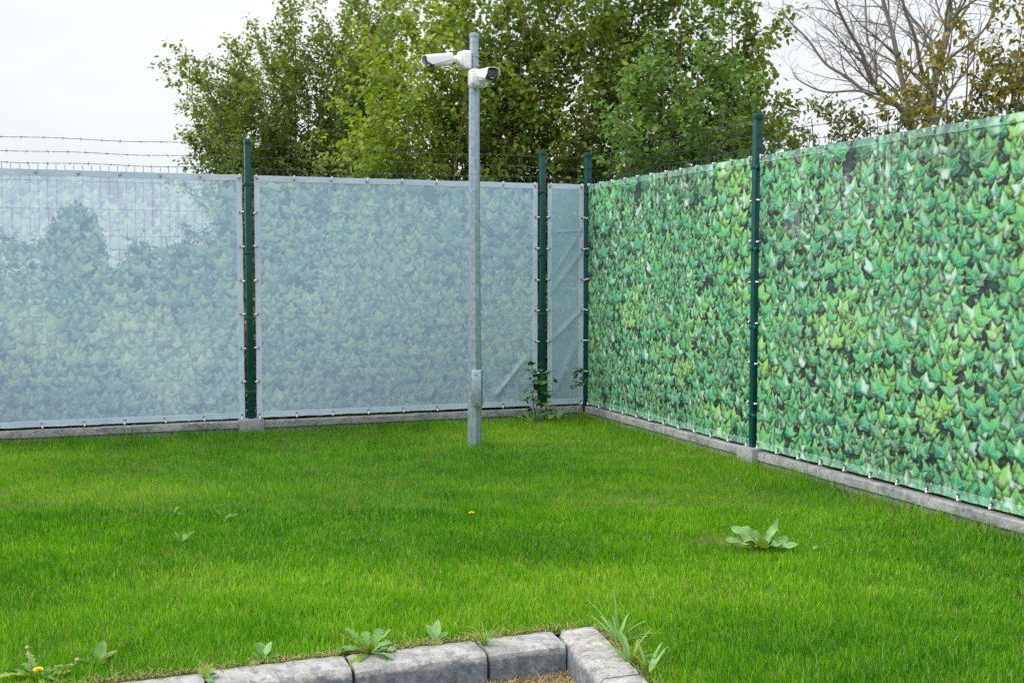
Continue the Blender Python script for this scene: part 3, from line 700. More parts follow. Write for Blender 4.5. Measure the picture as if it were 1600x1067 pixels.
M['leaf_c'] = leafy('leaf_deep', [(0, (0.074, 0.138, 0.024, 1)), (0.5, (0.140, 0.220, 0.039, 1)), (0.86, (0.240, 0.308, 0.046, 1)), (0.95, YEL)], 0.46)
M['leaf_d'] = leafy('leaf_bluegreen', [(0, (0.066, 0.148, 0.043, 1)), (0.5, (0.119, 0.238, 0.066, 1)), (0.90, (0.229, 0.347, 0.075, 1)), (0.97, YEL)], 0.46)
M['leaf_e'] = leafy('leaf_autumn', [(0, (0.068, 0.082, 0.015, 1)), (0.4, (0.157, 0.169, 0.030, 1)), (0.65, (0.246, 0.194, 0.035, 1)), (0.88, (0.371, 0.225, 0.030, 1)), (1, (0.577, 0.325, 0.020, 1))])
M['leaf_f'] = leafy('leaf_far', [(0, (0.03, 0.055, 0.02, 1)), (1, (0.08, 0.12, 0.035, 1))])
def finish(name, tr, base, label, leafm, size, barkm, per=1, shape=0.62, droop=0.35, jit=0.04, tone=(0, 1), group='trees and shrubs beyond the fences', cat='tree', keep=None):
    root = empty(name, base); tag(root, label, cat, group)
    T = Matrix.Translation(-Vector(base))
    me = tr.mb.mesh('trunk', barkm, True); me.transform(T); link('trunk', me, root)
    if leafm is not None and tr.sites:
        me = tr.leaves(size, leafm, per, shape, droop, jit, 'crown', tone, keep); me.transform(T); link('crown', me, root)
    return root

GZ = -0.16
# 1. spreading multi-stemmed tree on the left
tr = Tree(11); b = pd(495, 300, 15.5); b.z = GZ
cfgA = [dict(wig=0.05, trop=0.02, seg=0.25, kids=4.0, k0=0.26, ang=(18, 52), ratio=(0.22, 0.44), kr=0.5, tip=0.25, leaf=5),
        dict(wig=0.09, trop=0.045, kids=6.0, k0=0.12, ang=(25, 55), ratio=(0.28, 0.5), kr=0.5, tip=0.3, leaf=44),
        dict(wig=0.12, trop=0.05, kids=0, ang=(20, 50), ratio=(0.3, 0.5), tip=0.4, leaf=92, lf0=0.0)]
for tgt in [(345, 152, -.3), (352, 120, .1), (365, 132, .6), (352, 238, -.4), (352, 195, .5), (375, 150, .2), (400, 200, -.6), (400, 60, 0), (445, 40, -.6), (490, 20, .7), (540, 0, .1), (560, 20, -.5), (340, 228, .2), (585, 90, .4), (350, 190, -.8), (420, 110, 1.0), (520, 60, -1.), (470, 120, -.2), (560, 130, .9), (385, 95, -.5), (620, 60, .3)]:
    e = pd(tgt[0], tgt[1], 15.5 + tgt[2]); d = e - b; st = b + Vector((d.x * 0.10, d.y * 0.1, 0))
    tr.grow(st, d * 1.0 + Vector((d.x * 0.1, 0, -0.10 * abs(d.x))), (e - st).length * 0.97, 0.028, 0, cfgA)
cfgArch = [dict(kids=8, k0=0.15, ang=(25, 60), ratio=(0.06, 0.13), kr=0.5, leaf=24), dict(wig=0.14, trop=0.03, seg=0.1, kids=0, ang=(20, 50), ratio=(0.3, 0.5), tip=0.4, leaf=80, lf0=0.0)]
for path in ([(470, 215), (400, 168), (345, 138), (305, 124), (270, 132)], [(440, 165), (385, 128), (335, 104), (300, 92), (282, 97)], [(455, 262), (390, 245), (335, 236), (300, 224), (284, 219)], [(430, 120), (408, 80), (398, 45), (390, 30)], [(420, 200), (360, 172), (320, 158), (298, 152)]):
    cp = [pd(x, y, 15.2 + 0.1 * k) for k, (x, y) in enumerate(path)]; pts = []
    for i in range(len(cp) - 1):
        for k in range(4): pts.append(cp[i].lerp(cp[i + 1], k / 4) + rvec(tr.rnd) * 0.012)
    pts.append(cp[-1]); rad = [0.016 - 0.013 * i / (len(pts) - 1) for i in range(len(pts))]
    tr.limb(pts, rad, 0); tr.follow(pts, rad, 0, cfgArch, sum((pts[i + 1] - pts[i]).length for i in range(len(pts) - 1)))
finish('spreading_tree', tr, b, 'spreading olive-green tree at the left, its branches fanning against the sky', M['leaf_a'], (0.040, 0.072), M['bark'], 1, 0.60, 0.25, 0.035)

# 2..6 upright leafy shrubs close behind the fence corner
cfgB = [dict(wig=0.045, trop=0.04, seg=0.22, kids=7.0, k0=0.10, ang=(25, 65), ratio=(0.14, 0.30), kr=0.42, tip=0.2, leaf=10, maxk=0.85),
        dict(wig=0.11, trop=0.03, kids=5.0, k0=0.15, ang=(25, 60), ratio=(0.3, 0.55), kr=0.55, tip=0.3, leaf=42),
        dict(wig=0.14, trop=0.0, kids=0, ang=(20, 50), ratio=(0.3, 0.5), tip=0.4, leaf=62, lf0=0.0)]
def thicket(seed, name, label, stems, Y, leafm, size, barkm, tone=(0, 1), shape=0.72, cfg=cfgB, r0=0.02, droop=0.5):
    tr = Tree(seed); rnd = tr.rnd
    cx = sum(s_[0] for s_ in stems) / len(stems); b = pd(cx, 300, Y); b.z = GZ
    for (xb, xt, yt, dy) in stems:
        e = pd(xt, yt, Y + dy); st = pd(xb, 300, Y + dy * 0.6); st.z = GZ
        tr.grow(st, (e - st) + Vector((0, 0, 0.2)), (e - st).length, r0 * rnd.uniform(0.7, 1.2), 0, cfg)
    return finish(name, tr, b, label, leafm, size, barkm, 1, shape, droop, 0.035, tone)
rs = random.Random(5)
thicket(21, 'leafy_shrub', 'bright green leafy shrub left of the camera pole', [(600, 545, 215, -.3), (610, 560, 130, .2), (620, 590, 95, 0), (640, 620, 80, -.4), (655, 650, 35, .3), (670, 665, 20, -.2), (690, 690, 50, .4), (630, 575, 170, -.6), (660, 640, 120, -.7), (690, 680, 110, -.6), (600, 530, 255, -.7), (640, 615, 180, -.8), (715, 715, 70, .1)], 12.6, M['leaf_b'], (0.045, 0.08), M['bark_red'], (0.05, 1))
thicket(22, 'sapling_clump', 'tall thin-stemmed saplings rising behind the camera pole', [(705, 690, 10, .2), (720, 700, -25, .3), (740, 735, -40, -.2), (760, 765, -20, .5), (775, 790, -45, -.1), (800, 815, -15, .3), (815, 840, 30, -.3), (790, 780, 90, -.6), (830, 850, -10, .5), (745, 750, 110, -.5), (850, 865, -5, 0)], 12.9, M['leaf_c'], (0.045, 0.078), M['bark_red'], (0.1, 1))
thicket(23, 'sapling_clump', 'tall reddish-stemmed saplings right of the camera pole, yellow leaves among the green', [(870, 880, -20, .2), (890, 905, -30, .6), (905, 925, 5, -.2), (930, 945, -35, .3), (955, 960, -20, -.2), (975, 990, -25, .4), (880, 890, 100, -.5), (940, 950, 90, -.6), (1000, 1010, -15, .1), (915, 900, 150, -.8), (1020, 1035, -25, .5)], 12.7, M['leaf_c'], (0.045, 0.08), M['bark_red'], (0.0, 1))
thicket(24, 'leafy_shrub', 'blue-green leafy shrub above the printed screen near the corner', [(985, 965, 130, -.3), (1010, 1000, 105, 0), (1040, 1030, 100, -.3), (1065, 1065, 60, .3), (1090, 1095, 110, -.2), (1110, 1130, 90, .2), (1080, 1085, 150, -.6), (1130, 1165, 120, -.2), (1030, 1020, 180, -.7), (1100, 1110, 190, -.6), (1000, 980, 210, -.8)], 11.9, M['leaf_d'], (0.048, 0.08), M['bark_red'], (0.05, 1))
thicket(25, 'leafy_tree', 'thin green tree whose upright shoots end before the bare tree', [(1060, 1075, -20, .3), (1085, 1100, -30, 0), (1110, 1130, -10, .4), (1120, 1165, -20, -.2), (1135, 1185, 10, .2), (1150, 1210, 60, 0), (1160, 1215, 130, -.3), (1165, 1225, 165, .2), (1140, 1190, 120, .5), (1150, 1195, 190, -.4)], 12.8, M['leaf_c'], (0.045, 0.08), M['bark_red'], (0.05, 0.97))

# 7. bare tree on the right, main limbs laid out one by one
tr = Tree(31); YB = 21.0; tr.rmin = 0.0032
cfgC = [dict(wig=0.05, trop=0.01, seg=0.4, kids=4.0, k0=0.10, ang=(22, 58), ratio=(0.28, 0.55), kr=0.40, tip=0.3),
        dict(wig=0.20, trop=0.018, seg=0.2, kids=4.4, k0=0.15, ang=(25, 60), ratio=(0.3, 0.55), kr=0.5, tip=0.3),
        dict(wig=0.26, trop=0.012, seg=0.12, kids=5.5, k0=0.15, ang=(25, 60), ratio=(0.3, 0.6), kr=0.55, tip=0.4),
        dict(wig=0.2, trop=0.0, seg=0.1, kids=0, ang=(25, 60), ratio=(0.3, 0.5), tip=0.5)]
limbs = [([(1452, 300, 0), (1455, 190, 0), (1460, 130, .1), (1478, 60, .2), (1484, 20, .2), (1478, -60, .3), (1490, -140, .3)], 0.15, 0.06),
         ([(1440, 300, .1), (1424, 190, .2), (1408, 120, .3), (1396, 60, .4), (1385, 20, .5), (1366, -50, .5), (1350, -120, .5)], 0.10, 0.04),
         ([(1432, 215, .2), (1405, 168, .0), (1375, 145, -.2), (1358, 115, -.4), (1345, 80, -.5), (1322, 40, -.6), (1305, 0, -.7), (1295, -60, -.8)], 0.085, 0.03),
         ([(1400, 165, .0), (1360, 150, .6), (1325, 122, .8), (1290, 100, .9), (1262, 62, 1.0), (1235, 35, 1.1), (1222, 15, 1.1)], 0.06, 0.02),
         ([(1375, 148, .2), (1335, 142, .9), (1290, 144, 1.2), (1255, 130, 1.3), (1240, 118, 1.4)], 0.045, 0.015),
         ([(1458, 150, .0), (1440, 110, -.4), (1430, 60, -.6), (1412, 10, -.7), (1400, -50, -.8)], 0.07, 0.03),
         ([(1462, 120, .1), (1485, 90, -.3), (1520, 65, -.5), (1545, 35, -.6), (1560, -10, -.6)], 0.055, 0.02),
         ([(1480, 55, .2), (1510, 15, .4), (1530, -30, .6)], 0.05, 0.02),
         ([(1372, 120, -.2), (1355, 60, .3), (1352, 0, .5), (1345, -50, .5)], 0.04, 0.02)]
for pix, r0, r1 in limbs:
    cp = [pd(x, y, YB + dy) for x, y, dy in pix]
    if cp[0].z < 2.2 and r0 > 0.09: cp.insert(0, Vector((cp[0].x, cp[0].y, GZ)))
    pts = []
    for i in range(len(cp) - 1):
        for k in range(4):
            a0 = cp[max(i - 1, 0)]; a1 = cp[i]; a2 = cp[i + 1]; a3 = cp[min(i + 2, len(cp) - 1)]; u = k / 4
            pts.append(0.5 * ((2 * a1) + (a2 - a0) * u + (2 * a0 - 5 * a1 + 4 * a2 - a3) * u * u + (3 * a1 - a0 - 3 * a2 + a3) * u ** 3))
    pts.append(cp[-1]); n = len(pts) - 1; r0 *= 0.62; r1 *= 0.6; rad = [r0 + (r1 - r0) * i / n for i in range(n + 1)]
    tr.limb(pts, rad, 0); L = sum((pts[i + 1] - pts[i]).length for i in range(n)); tr.follow(pts, rad, 0, cfgC, L)
bb = pd(1452, 300, YB); bb.z = GZ
finish('bare_tree', tr, bb, 'leafless grey tree with ochre lichen branching above the printed screen', None, None, M['bark_grey'])

# 8. brown and green leafed tree at the right edge, 9-10 low dark shrubs behind the side fence
cfgE = [dict(wig=0.06, trop=0.03, seg=0.25, kids=3.6, k0=0.22, ang=(30, 65), ratio=(0.22, 0.42), kr=0.45, tip=0.25, leaf=0),
        dict(wig=0.13, trop=-0.01, kids=4.2, k0=0.2, ang=(25, 60), ratio=(0.3, 0.5), kr=0.5, tip=0.3, leaf=12),
        dict(wig=0.16, trop=-0.03, kids=0, ang=(20, 50), ratio=(0.3, 0.5), tip=0.4, leaf=30, lf0=0.1)]
thicket(41, 'autumn_tree', 'brown and yellow leaved tree at the right edge of the view', [(1495, 1530, 40, 0), (1500, 1545, 90, .6), (1520, 1580, 20, -.4), (1530, 1620, 60, .2), (1500, 1512, 120, -.5), (1545, 1640, -20, .2), (1510, 1575, 130, .4), (1540, 1600, -10, .6), (1570, 1680, 100, 0), (1530, 1600, 150, -.6), (1560, 1660, 30, -.7)], 16.5, M['leaf_e'], (0.07, 0.13), M['bark'], (0.0, 0.85), 0.5, cfgE, 0.035, 0.8)
cfgF = [dict(c, maxk=0.5, leaf=c['leaf'] * 2) for c in cfgE]
thicket(42, 'low_shrub', 'dark brownish low shrub just past the nearer green post', [(1230, 1215, 196, 0), (1250, 1245, 178, .3), (1275, 1275, 174, -.3), (1300, 1300, 186, .2), (1325, 1328, 201, 0), (1215, 1200, 201, .2), (1260, 1262, 196, -.5), (1290, 1288, 206, .5)], 18, M['leaf_e'], (0.06, 0.11), M['bark'], (0, 0.5), 0.5, cfgF, 0.022, 0.5)
thicket(43, 'low_shrub', 'low brown-green shrub at the foot of the bare tree', [(1345, 1340, 191, 0), (1365, 1365, 174, .3), (1385, 1390, 166, -.3), (1405, 1412, 164, .3), (1420, 1435, 181, 0), (1440, 1455, 176, .4), (1395, 1398, 196, -.5), (1470, 1480, 184, .2)], 17.5, M['leaf_e'], (0.06, 0.11), M['bark'], (0, 0.58), 0.5, cfgF, 0.022, 0.6)

# shrubs seen faintly through the pale left screen and past its edge
def bush(seed, name, label, px, topy, halfw, Y, nleaf, mat, size, base=GZ, tone=(0, 1), rag=0.62):
    tr = Tree(seed); rnd = tr.rnd; b = pd(px, 400, Y); b.z = base; top = pd(px, topy, Y); hw = halfw / F * Y; H_ = top.z - base
    for k in range(9):
        a_ = k * 0.7 + rnd.random() * .4; tr.limb([b, b + Vector((math.cos(a_) * hw * .3, math.sin(a_) * hw * .3, H_ * .45)), b + Vector((math.cos(a_) * hw * .65, math.sin(a_) * hw * .65, H_ * rnd.uniform(.6, .85)))], [0.05, 0.03, 0.01], 0)
    lob = [(rvec(rnd), rnd.uniform(0.75, 1.06)) for _ in range(26)]
    for _ in range(nleaf):
        d = rvec(rnd); rr = max(rag, max(w * (d.dot(l) ** 9 if d.dot(l) > 0 else 0) for l, w in lob)) * rnd.random() ** 0.25
        q = b + Vector((d.x * hw * rr, d.y * hw * rr, H_ * 0.5 + d.z * H_ * 0.5 * rr)); tr.sites.append((q, d))
    return finish(name, tr, b, label, mat, size, M['bark'], 1, 0.6, 0.3, 0.03, tone, cat='shrub')
bush(51, 'round_bush', 'round bush seen dimly through the pale left screen', 118, 310, 50, 22, 8500, M['leaf_f'], (0.06, 0.12), rag=0.9)
bush(52, 'distant_bush', 'low distant bush seen dimly through the pale screen, right of the round bush', 222, 352, 34, 26, 2200, M['leaf_f'], (0.07, 0.13))
bush(56, 'distant_bush', 'ragged distant bush behind the pale screen, between the low one and the spreading tree', 285, 342, 40, 24, 2200, M['leaf_f'], (0.07, 0.13))
bush(53, 'distant_bush', 'distant bush behind the pale screen close to the spreading tree', 350, 322, 48, 19, 3600, M['leaf_f'], (0.06, 0.12))
tr = Tree(54); rnd = tr.rnd
for k in range(9000):
    x = rnd.uniform(-34, 26); y = 48 + rnd.uniform(-2, 2); hz = 2.5 + 0.7 * math.sin(x * .5) + 0.4 * math.sin(x * 1.7 + 1)
    tr.sites.append((Vector((x, y, GZ + hz * rnd.random() ** 0.6)), rvec(rnd)))
hm = tr.leaves((0.22, 0.42), M['leaf_f'], 1, 0.8, 0.2, 0.05, 'treeline'); tag(link('treeline', hm), 'distant dark treeline glimpsed through the pale left screen', 'treeline', kind='stuff')
# rank growth right behind the screens: shows through the gaps beside the posts
tr = Tree(55); rnd = tr.rnd
for k in range(10000):
    s = rnd.uniform(-5.5, LC + 0.4); q = PL + UL * s - NL * rnd.uniform(0.34, 1.1); hz = 0.75 + 0.45 * math.sin(s * 2.1) + 0.25 * math.sin(s * 5.3 + 1)
    if s > 1.2: hz += 0.5
    tr.sites.append((Vector((q.x, q.y, GZ + hz * rnd.random() ** 0.8)), Vector((rnd.uniform(-.2, .2), rnd.uniform(-.2, .2), 1))))
for k in range(5000):
    s = rnd.uniform(0, 2 * LR); q = PC + UR * s - NR * rnd.uniform(0.34, 1.0)
    tr.sites.append((Vector((q.x, q.y, GZ + 0.8 * rnd.random() ** 0.8)), Vector((rnd.uniform(-.2, .2), rnd.uniform(-.2, .2), 1))))
M['rank'] = leafy('rank_growth', [(0, (0.05, 0.09, 0.015, 1)), (0.5, (0.11, 0.15, 0.025, 1)), (0.75, (0.24, 0.19, 0.06, 1)), (1, (0.32, 0.22, 0.08, 1))])
tag(link('undergrowth', tr.leaves((0.10, 0.26), M['rank'], 1, 0.22, -0.3, 0.03, 'undergrowth')), 'rank grass and weeds growing right behind the fences', 'undergrowth', kind='stuff')

# ------------------------------------------------------------------ lawn grass
def on_lawn(x, y, m_=0.0):
    dl = (x - PL.x) * NL.x + (y - PL.y) * NL.y; dr = (x - PC.x) * NR.x + (y - PC.y) * NR.y
    u = (x - KC.x) * UL.x + (y - KC.y) * UL.y; v = (x - KC.x) * NL.x + (y - KC.y) * NL.y
    u = (x - KC.x) * UK.x + (y - KC.y) * UK.y; ke = 0.055 * (vnoise(u * 9, v * 9, 5) - 0.62) + 0.02 * (vnoise(u * 31, v * 31, 15) - 0.5)
    return (dl > 0.035) & (dr > 0.035) & ~((v > -KW + 0.004 + np.maximum(ke, -0.01)) & (u < KW - 0.004 - np.maximum(ke, -0.01))), dl, dr, u, v
def make_grass():
    rs = np.random.default_rng(77); out_v = []; out_l = []; out_s = []; out_t = []; out_h = []; nb = 0
    for (y0, y1, dens, wid, segs) in ((3.2, 4.6, 25000, 0.0030, 2), (4.6, 6.2, 17000, 0.0034, 2), (6.2, 8.0, 12500, 0.0040, 1), (8.0, 10.4, 8500, 0.0048, 1)):
        xm = 0.47 * y1 + 0.5; n = int((y1 - y0) * 2 * xm * dens); x = rs.uniform(-xm, xm, n); y = rs.uniform(y0, y1, n)
        ok, dl, dr, u, v = on_lawn(x, y); ok &= np.abs(x) < 0.47 * y + 0.5
        # bare, thin places
        thin = np.exp(-(((x - 0.93) / 0.20) ** 2 + ((y - 5.5) / 0.16) ** 2)) + 0.8 * np.exp(-(((x + 1.75) / 0.12) ** 2 + ((y - 3.75) / 0.1) ** 2))
        edge = np.minimum(dl, dr); thin += 0.55 * ((edge < 0.25) & (vnoise(x * 3, y * 3, 8) > 0.62))
        ok &= rs.random(n) > thin * 0.72
        x = x[ok]; y = y[ok]; edge = edge[ok]; n = len(x)
        tuft = vnoise(x * 5.5, y * 5.5, 1) * 0.55 + vnoise(x * 1.3, y * 2.0, 2) * 0.45; fine = vnoise(x * 22, y * 22, 3)
        h = rs.uniform(0.018, 0.044, n) * (0.62 + 0.55 * tuft + 0.35 * fine)
        dark = np.exp(-(((x + 0.62) / 0.38) ** 2 + ((y - 6.05) / 0.14) ** 2)) + np.exp(-(((x + 0.30) / 0.25) ** 2 + ((y - 6.6) / 0.12) ** 2))
        h *= 1 + 0.45 * dark
        h *= 1 + 0.9 * np.exp(-(((x - PB.x) / 0.10) ** 2 + ((y - PB.y) / 0.10) ** 2))
        long_ = (rs.random(n) < 0.03); h = np.where(long_, h * 1.6, h)
        h = np.where(edge < 0.12, h * rs.uniform(1.0, 2.3, n), h * (1 + 0.5 * np.exp(-(edge / 0.35) ** 2)))
        az = rs.uniform(0, 2 * np.pi, n); lean = rs.beta(1.5, 3.0, n) * 0.9
        mow = vnoise(x * 1.1 + 4, y * 0.7, 6) * 5
        dx = np.cos(az) * lean + 0.08 * np.cos(mow); dy = np.sin(az) * lean + 0.08 * np.sin(mow)
        wd = wid * np.where(rs.random(n) < 0.12, rs.uniform(1.3, 1.9, n), rs.uniform(0.6, 1.25, n)); fa = rs.uniform(0, np.pi, n); wx = np.cos(fa) * wd / 2; wy = np.sin(fa) * wd / 2
        B = np.stack([x, y, np.full(n, -0.004)], 1); W_ = np.stack([wx, wy, np.zeros(n)], 1)
        tip = B + np.stack([dx * h, dy * h, h * np.sqrt(np.clip(1 - 0.5 * (dx ** 2 + dy ** 2), 0.25, 1))], 1)
        tone = np.clip(0.12 + 0.40 * vnoise(x * 0.9, y * 1.5, 9) + 0.22 * vnoise(x * 7, y * 7, 4) + rs.normal(0, 0.19, n) - 0.20 * dark, 0, 0.82)
        dead = rs.random(n) < (0.012 + 0.05 * (edge < 0.2) + 0.03 * (vnoise(x * 2, y * 2, 12) > 0.7)); tone = np.where(dead, rs.uniform(0.9, 1.0, n), tone)
        if segs == 2:
            mid = B + np.stack([dx * h * 0.32, dy * h * 0.32, h * 0.56], 1)
            V = np.stack([B - W_, B + W_, mid + W_ * 0.8, mid - W_ * 0.8, tip], 1); k = 5
            b_ = (np.arange(n) * 5 + nb)[:, None]
            lo = np.concatenate([b_ + np.array([[0, 1, 2, 3]]), b_ + np.array([[3, 2, 4]])], 1); sz = np.tile([4, 3], n)
            hh = np.tile([0, 0, .55, .55, 1.0], n)
        else:
            V = np.stack([B - W_, B + W_, tip], 1); k = 3; b_ = (np.arange(n) * 3 + nb)[:, None]; lo = b_ + np.array([[0, 1, 2]]); sz = np.full(n, 3); hh = np.tile([0, 0, 1.0], n)
        nb += n * k; out_v.append(V.reshape(-1, 3)); out_l.append(lo.ravel()); out_s.append(sz); out_t.append(np.repeat(tone, k)); out_h.append(hh)
    return np_mesh('grass', np.concatenate(out_v), np.concatenate(out_l), np.concatenate(out_s), M['grass'], {'tone': np.concatenate(out_t), 'up': np.concatenate(out_h)})
M['grass'] = leafy('grass_blades', [(0, (0.024, 0.128, 0.003, 1)), (0.35, (0.082, 0.280, 0.003, 1)), (0.70, (0.188, 0.425, 0.006, 1)), (0.84, (0.36, 0.52, 0.05, 1)), (0.92, (0.36, 0.29, 0.12, 1)), (1.0, (0.42, 0.34, 0.18, 1))], 0.40, 0.45, 0.35)
tag(link('grass', make_grass()), 'short bright green lawn grass', 'grass', kind='stuff')

# ------------------------------------------------------------------ weeds
def leaf_mb(L, W, az, el, droop, shape='oval', n=10, wave=0.0, cup=0.15, base=(0, 0, 0), rnd=None, twist=0.0):
    rnd = rnd or random.Random(1); mb = MB(); p = Vector(base); e = el; V = []; pts = []
    for i in range(n + 1):
        s = i / n
        if shape == 'oval': w = max(0.08 if s < 0.15 else 0.0, math.sin(math.pi * (0.06 + 0.94 * s) ** 1.25) ** 0.8)
        elif shape == 'spoon': w = (0.16 + 0.1 * s) if s < 0.4 else max(0.0, math.sin(math.pi * (0.18 + 0.82 * (s - 0.4) / 0.6)) ** 0.6)
        elif shape == 'blade': w = (1 - s) ** 0.55 * (0.55 + 0.45 * min(1, s * 5))
        else: w = (0.18 + 0.82 * s ** 0.8) * (1 if s < 0.86 else (1 - s) / 0.14) * (1.0 if i % 2 else 0.42)
        d = Vector((math.cos(az) * math.cos(e), math.sin(az) * math.cos(e), math.sin(e))); up = Vector((-math.cos(az) * math.sin(e), -math.sin(az) * math.sin(e), math.cos(e)))
        sd_ = Vector((-math.sin(az), math.cos(az), 0)); tw = twist * s; sd2 = sd_ * math.cos(tw) + up * math.sin(tw); up2 = up * math.cos(tw) - sd_ * math.sin(tw)
        if L > 0.1 and shape == 'oval': w *= 1 + 0.10 * math.sin(s * 37 + az * 3) + 0.06 * math.sin(s * 61 + el * 9)
        hw = W / 2 * w; wv = wave * math.sin(s * 15 + az) * hw; wv2 = wave * math.sin(s * 13 + az * 2 + 1) * hw
        V += [p + sd2 * hw + up2 * (cup * hw + wv), p + up2 * (-0.0), p - sd2 * hw + up2 * (cup * hw + wv2)]
        p = p + d * (L / n); e -= droop / n
    Fc = []
    for i in range(n):
        for j in (0, 1): Fc.append((i * 3 + j, i * 3 + j + 1, (i + 1) * 3 + j + 1, (i + 1) * 3 + j))
    mb.add(V, Fc); return mb
def leaf_mat(name, c0, c1, vein):
    m, t, o = new_mat(name); c = ramp(t, [(0.3, c0), (0.7, c1)], noise(t, 30, 3))
    p = t.nodes.new('ShaderNodeBsdfPrincipled'); p.inputs['Roughness'].default_value = 0.45; p.inputs['Specular IOR Level'].default_value = 0.4; t.links.new(c, p.inputs['Base Color'])
    tr_ = t.nodes.new('ShaderNodeBsdfTranslucent'); t.links.new(mixc(t, 1.0, c, (1.2, 1.2, 0.5, 1), 'MULTIPLY'), tr_.inputs[0]); x = t.nodes.new('ShaderNodeMixShader'); x.inputs[0].default_value = 0.3
    t.links.new(p.outputs[0], x.inputs[1]); t.links.new(tr_.outputs[0], x.inputs[2]); t.links.new(x.outputs[0], o.inputs[0]); return m
M['wd'] = leaf_mat('weed_leaf', (0.09, 0.22, 0.04, 1), (0.15, 0.30, 0.06, 1), None)
M['wd2'] = leaf_mat('weed_leaf_yellow', (0.16, 0.25, 0.02, 1), (0.26, 0.33, 0.04, 1), None)
M['wd3'] = leaf_mat('weed_leaf_pale', (0.16, 0.31, 0.09, 1), (0.23, 0.40, 0.13, 1), None)
M['wd4'] = leaf_mat('weed_leaf_dark', (0.03, 0.085, 0.02, 1), (0.06, 0.13, 0.03, 1), None)
M['midrib'] = plain('midrib', (0.30, 0.42, 0.20, 1), (0.36, 0.48, 0.24, 1), 20, 0.6)
M['stalk'] = plain('pink_stalk', (0.30, 0.16, 0.13, 1), (0.34, 0.24, 0.14, 1), 20, 0.6)
M['yellow'] = plain('yellow_petals', (0.85, 0.48, 0.005, 1), (0.9, 0.58, 0.01, 1), 40, 0.6)
M['straw'] = leafy('straw', [(0, (0.20, 0.13, 0.06, 1)), (1, (0.48, 0.36, 0.18, 1))], 0.15)
def weed(name, px, py, z, label, leaves, cat='weed'):
    b = gp(px, py, z); root = empty(name, b); tag(root, label, cat, 'weeds in and around the lawn')
    for (L, W, az, el, dr, shp, mt, wave, tw) in leaves:
        lo = leaf_mb(L, W, R(az), R(el), R(dr), shp, 14 if shp == 'dand' else (20 if L > 0.1 else 12), wave, 0.25, (0, 0, 0), None, tw).build('leaf', M[mt], root, True)
        if L > 0.12 and shp == 'oval':
            # a raised midrib
            p = Vector((0, 0, 0.001)); e = R(el); pts = [p]; n = 8
            for i in range(n):
                p = p + Vector((math.cos(R(az)) * math.cos(e), math.sin(R(az)) * math.cos(e), math.sin(e))) * (L * 0.92 / n); e -= R(dr) * 0.92 / n; pts.append(p)
            MB().tube(pts, [0.0028 * (1 - 0.8 * i / n) for i in range(n + 1)], 5).build('midrib', M['midrib'], lo)
    return root
# the dock plant standing in the lawn; azimuth 0 = to the right, 90 = away, -90 = towards the camera
weed('dock_plant', 1190, 860, 0.012, 'broad-leaved dock plant growing alone in the lawn near the printed screen', [
    (0.174, 0.081, 166, 52, 35, 'oval', 'wd3', 0.34, -0.8), (0.181, 0.062, 186, 30, 25, 'oval', 'wd3', 0.34, -0.7), (0.166, 0.039, 14, 55, -15, 'oval', 'wd3', 0.35, 1.0), (0.138, 0.062, 2, 36, 25, 'oval', 'wd', 0.45, 0.7),
    (0.166, 0.048, -12, 20, 15, 'oval', 'wd3', 0.35, 0.8), (0.079, 0.055, -95, 58, 10, 'oval', 'wd2', 0.08, 0), (0.058, 0.032, -150, 30, 20, 'oval', 'wd2', 0.1, 0), (0.123, 0.058, 120, 55, 35, 'oval', 'wd', 0.3, -0.5), (0.115, 0.051, 50, 52, 60, 'oval', 'wd', 0.45, 0.6), (0.108, 0.051, -40, 42, 40, 'oval', 'wd', 0.3, 0.5), (0.115, 0.046, 200, 44, 50, 'oval', 'wd2', 0.3, -.4)])
weed('dock_seedling', 1262, 862, 0.0, 'small pale leaf lying in the grass right of the dock plant', [(0.09, 0.025, 15, 35, 60, 'oval', 'wd3', 0.1, .4), (0.05, 0.02, 170, 40, 60, 'oval', 'wd', 0.1, 0)])
weed('thistle_seedling', 412, 1034, 0.005, 'small toothed weed rooted at the kerb edge, one leaf hanging over the stone', [(0.075, 0.035, 120, 60, 30, 'spoon', 'wd', .1, .2), (0.07, 0.03, 60, 66, 25, 'spoon', 'wd3', .1, -.2), (0.06, 0.03, 20, 45, 60, 'spoon', 'wd', .1, .3), (0.075, 0.036, -125, 30, 95, 'spoon', 'wd3', .1, 0), (0.05, 0.025, 170, 50, 30, 'spoon', 'wd2', .1, 0)])
rd = random.Random(9)
weed('dandelion_plant', 578, 1022, 0.006, 'large jagged-leaved dandelion rosette spilling onto the kerb', [(rd.uniform(.09, .14), rd.uniform(.035, .05), a_ + rd.uniform(-12, 12), rd.uniform(18, 66), rd.uniform(20, 70), 'dand', rd.choice(['wd', 'wd', 'wd2', 'wd3']), .2, rd.uniform(-.4, .4)) for a_ in range(0, 360, 20)])
weed('plantain_plant', 680, 1002, 0.006, 'smooth oval-leaved rosette beside the kerb, left of the grass tuft', [(0.07, 0.042, 135, 62, 35, 'oval', 'wd3', .05, .2), (0.075, 0.036, 75, 72, 20, 'oval', 'wd3', .05, -.2), (0.055, 0.035, 20, 45, 40, 'oval', 'wd3', .05, .2), (0.06, 0.045, -80, 25, 65, 'oval', 'wd', .05, 0), (0.045, 0.03, 185, 35, 50, 'oval', 'wd', .05, 0)])
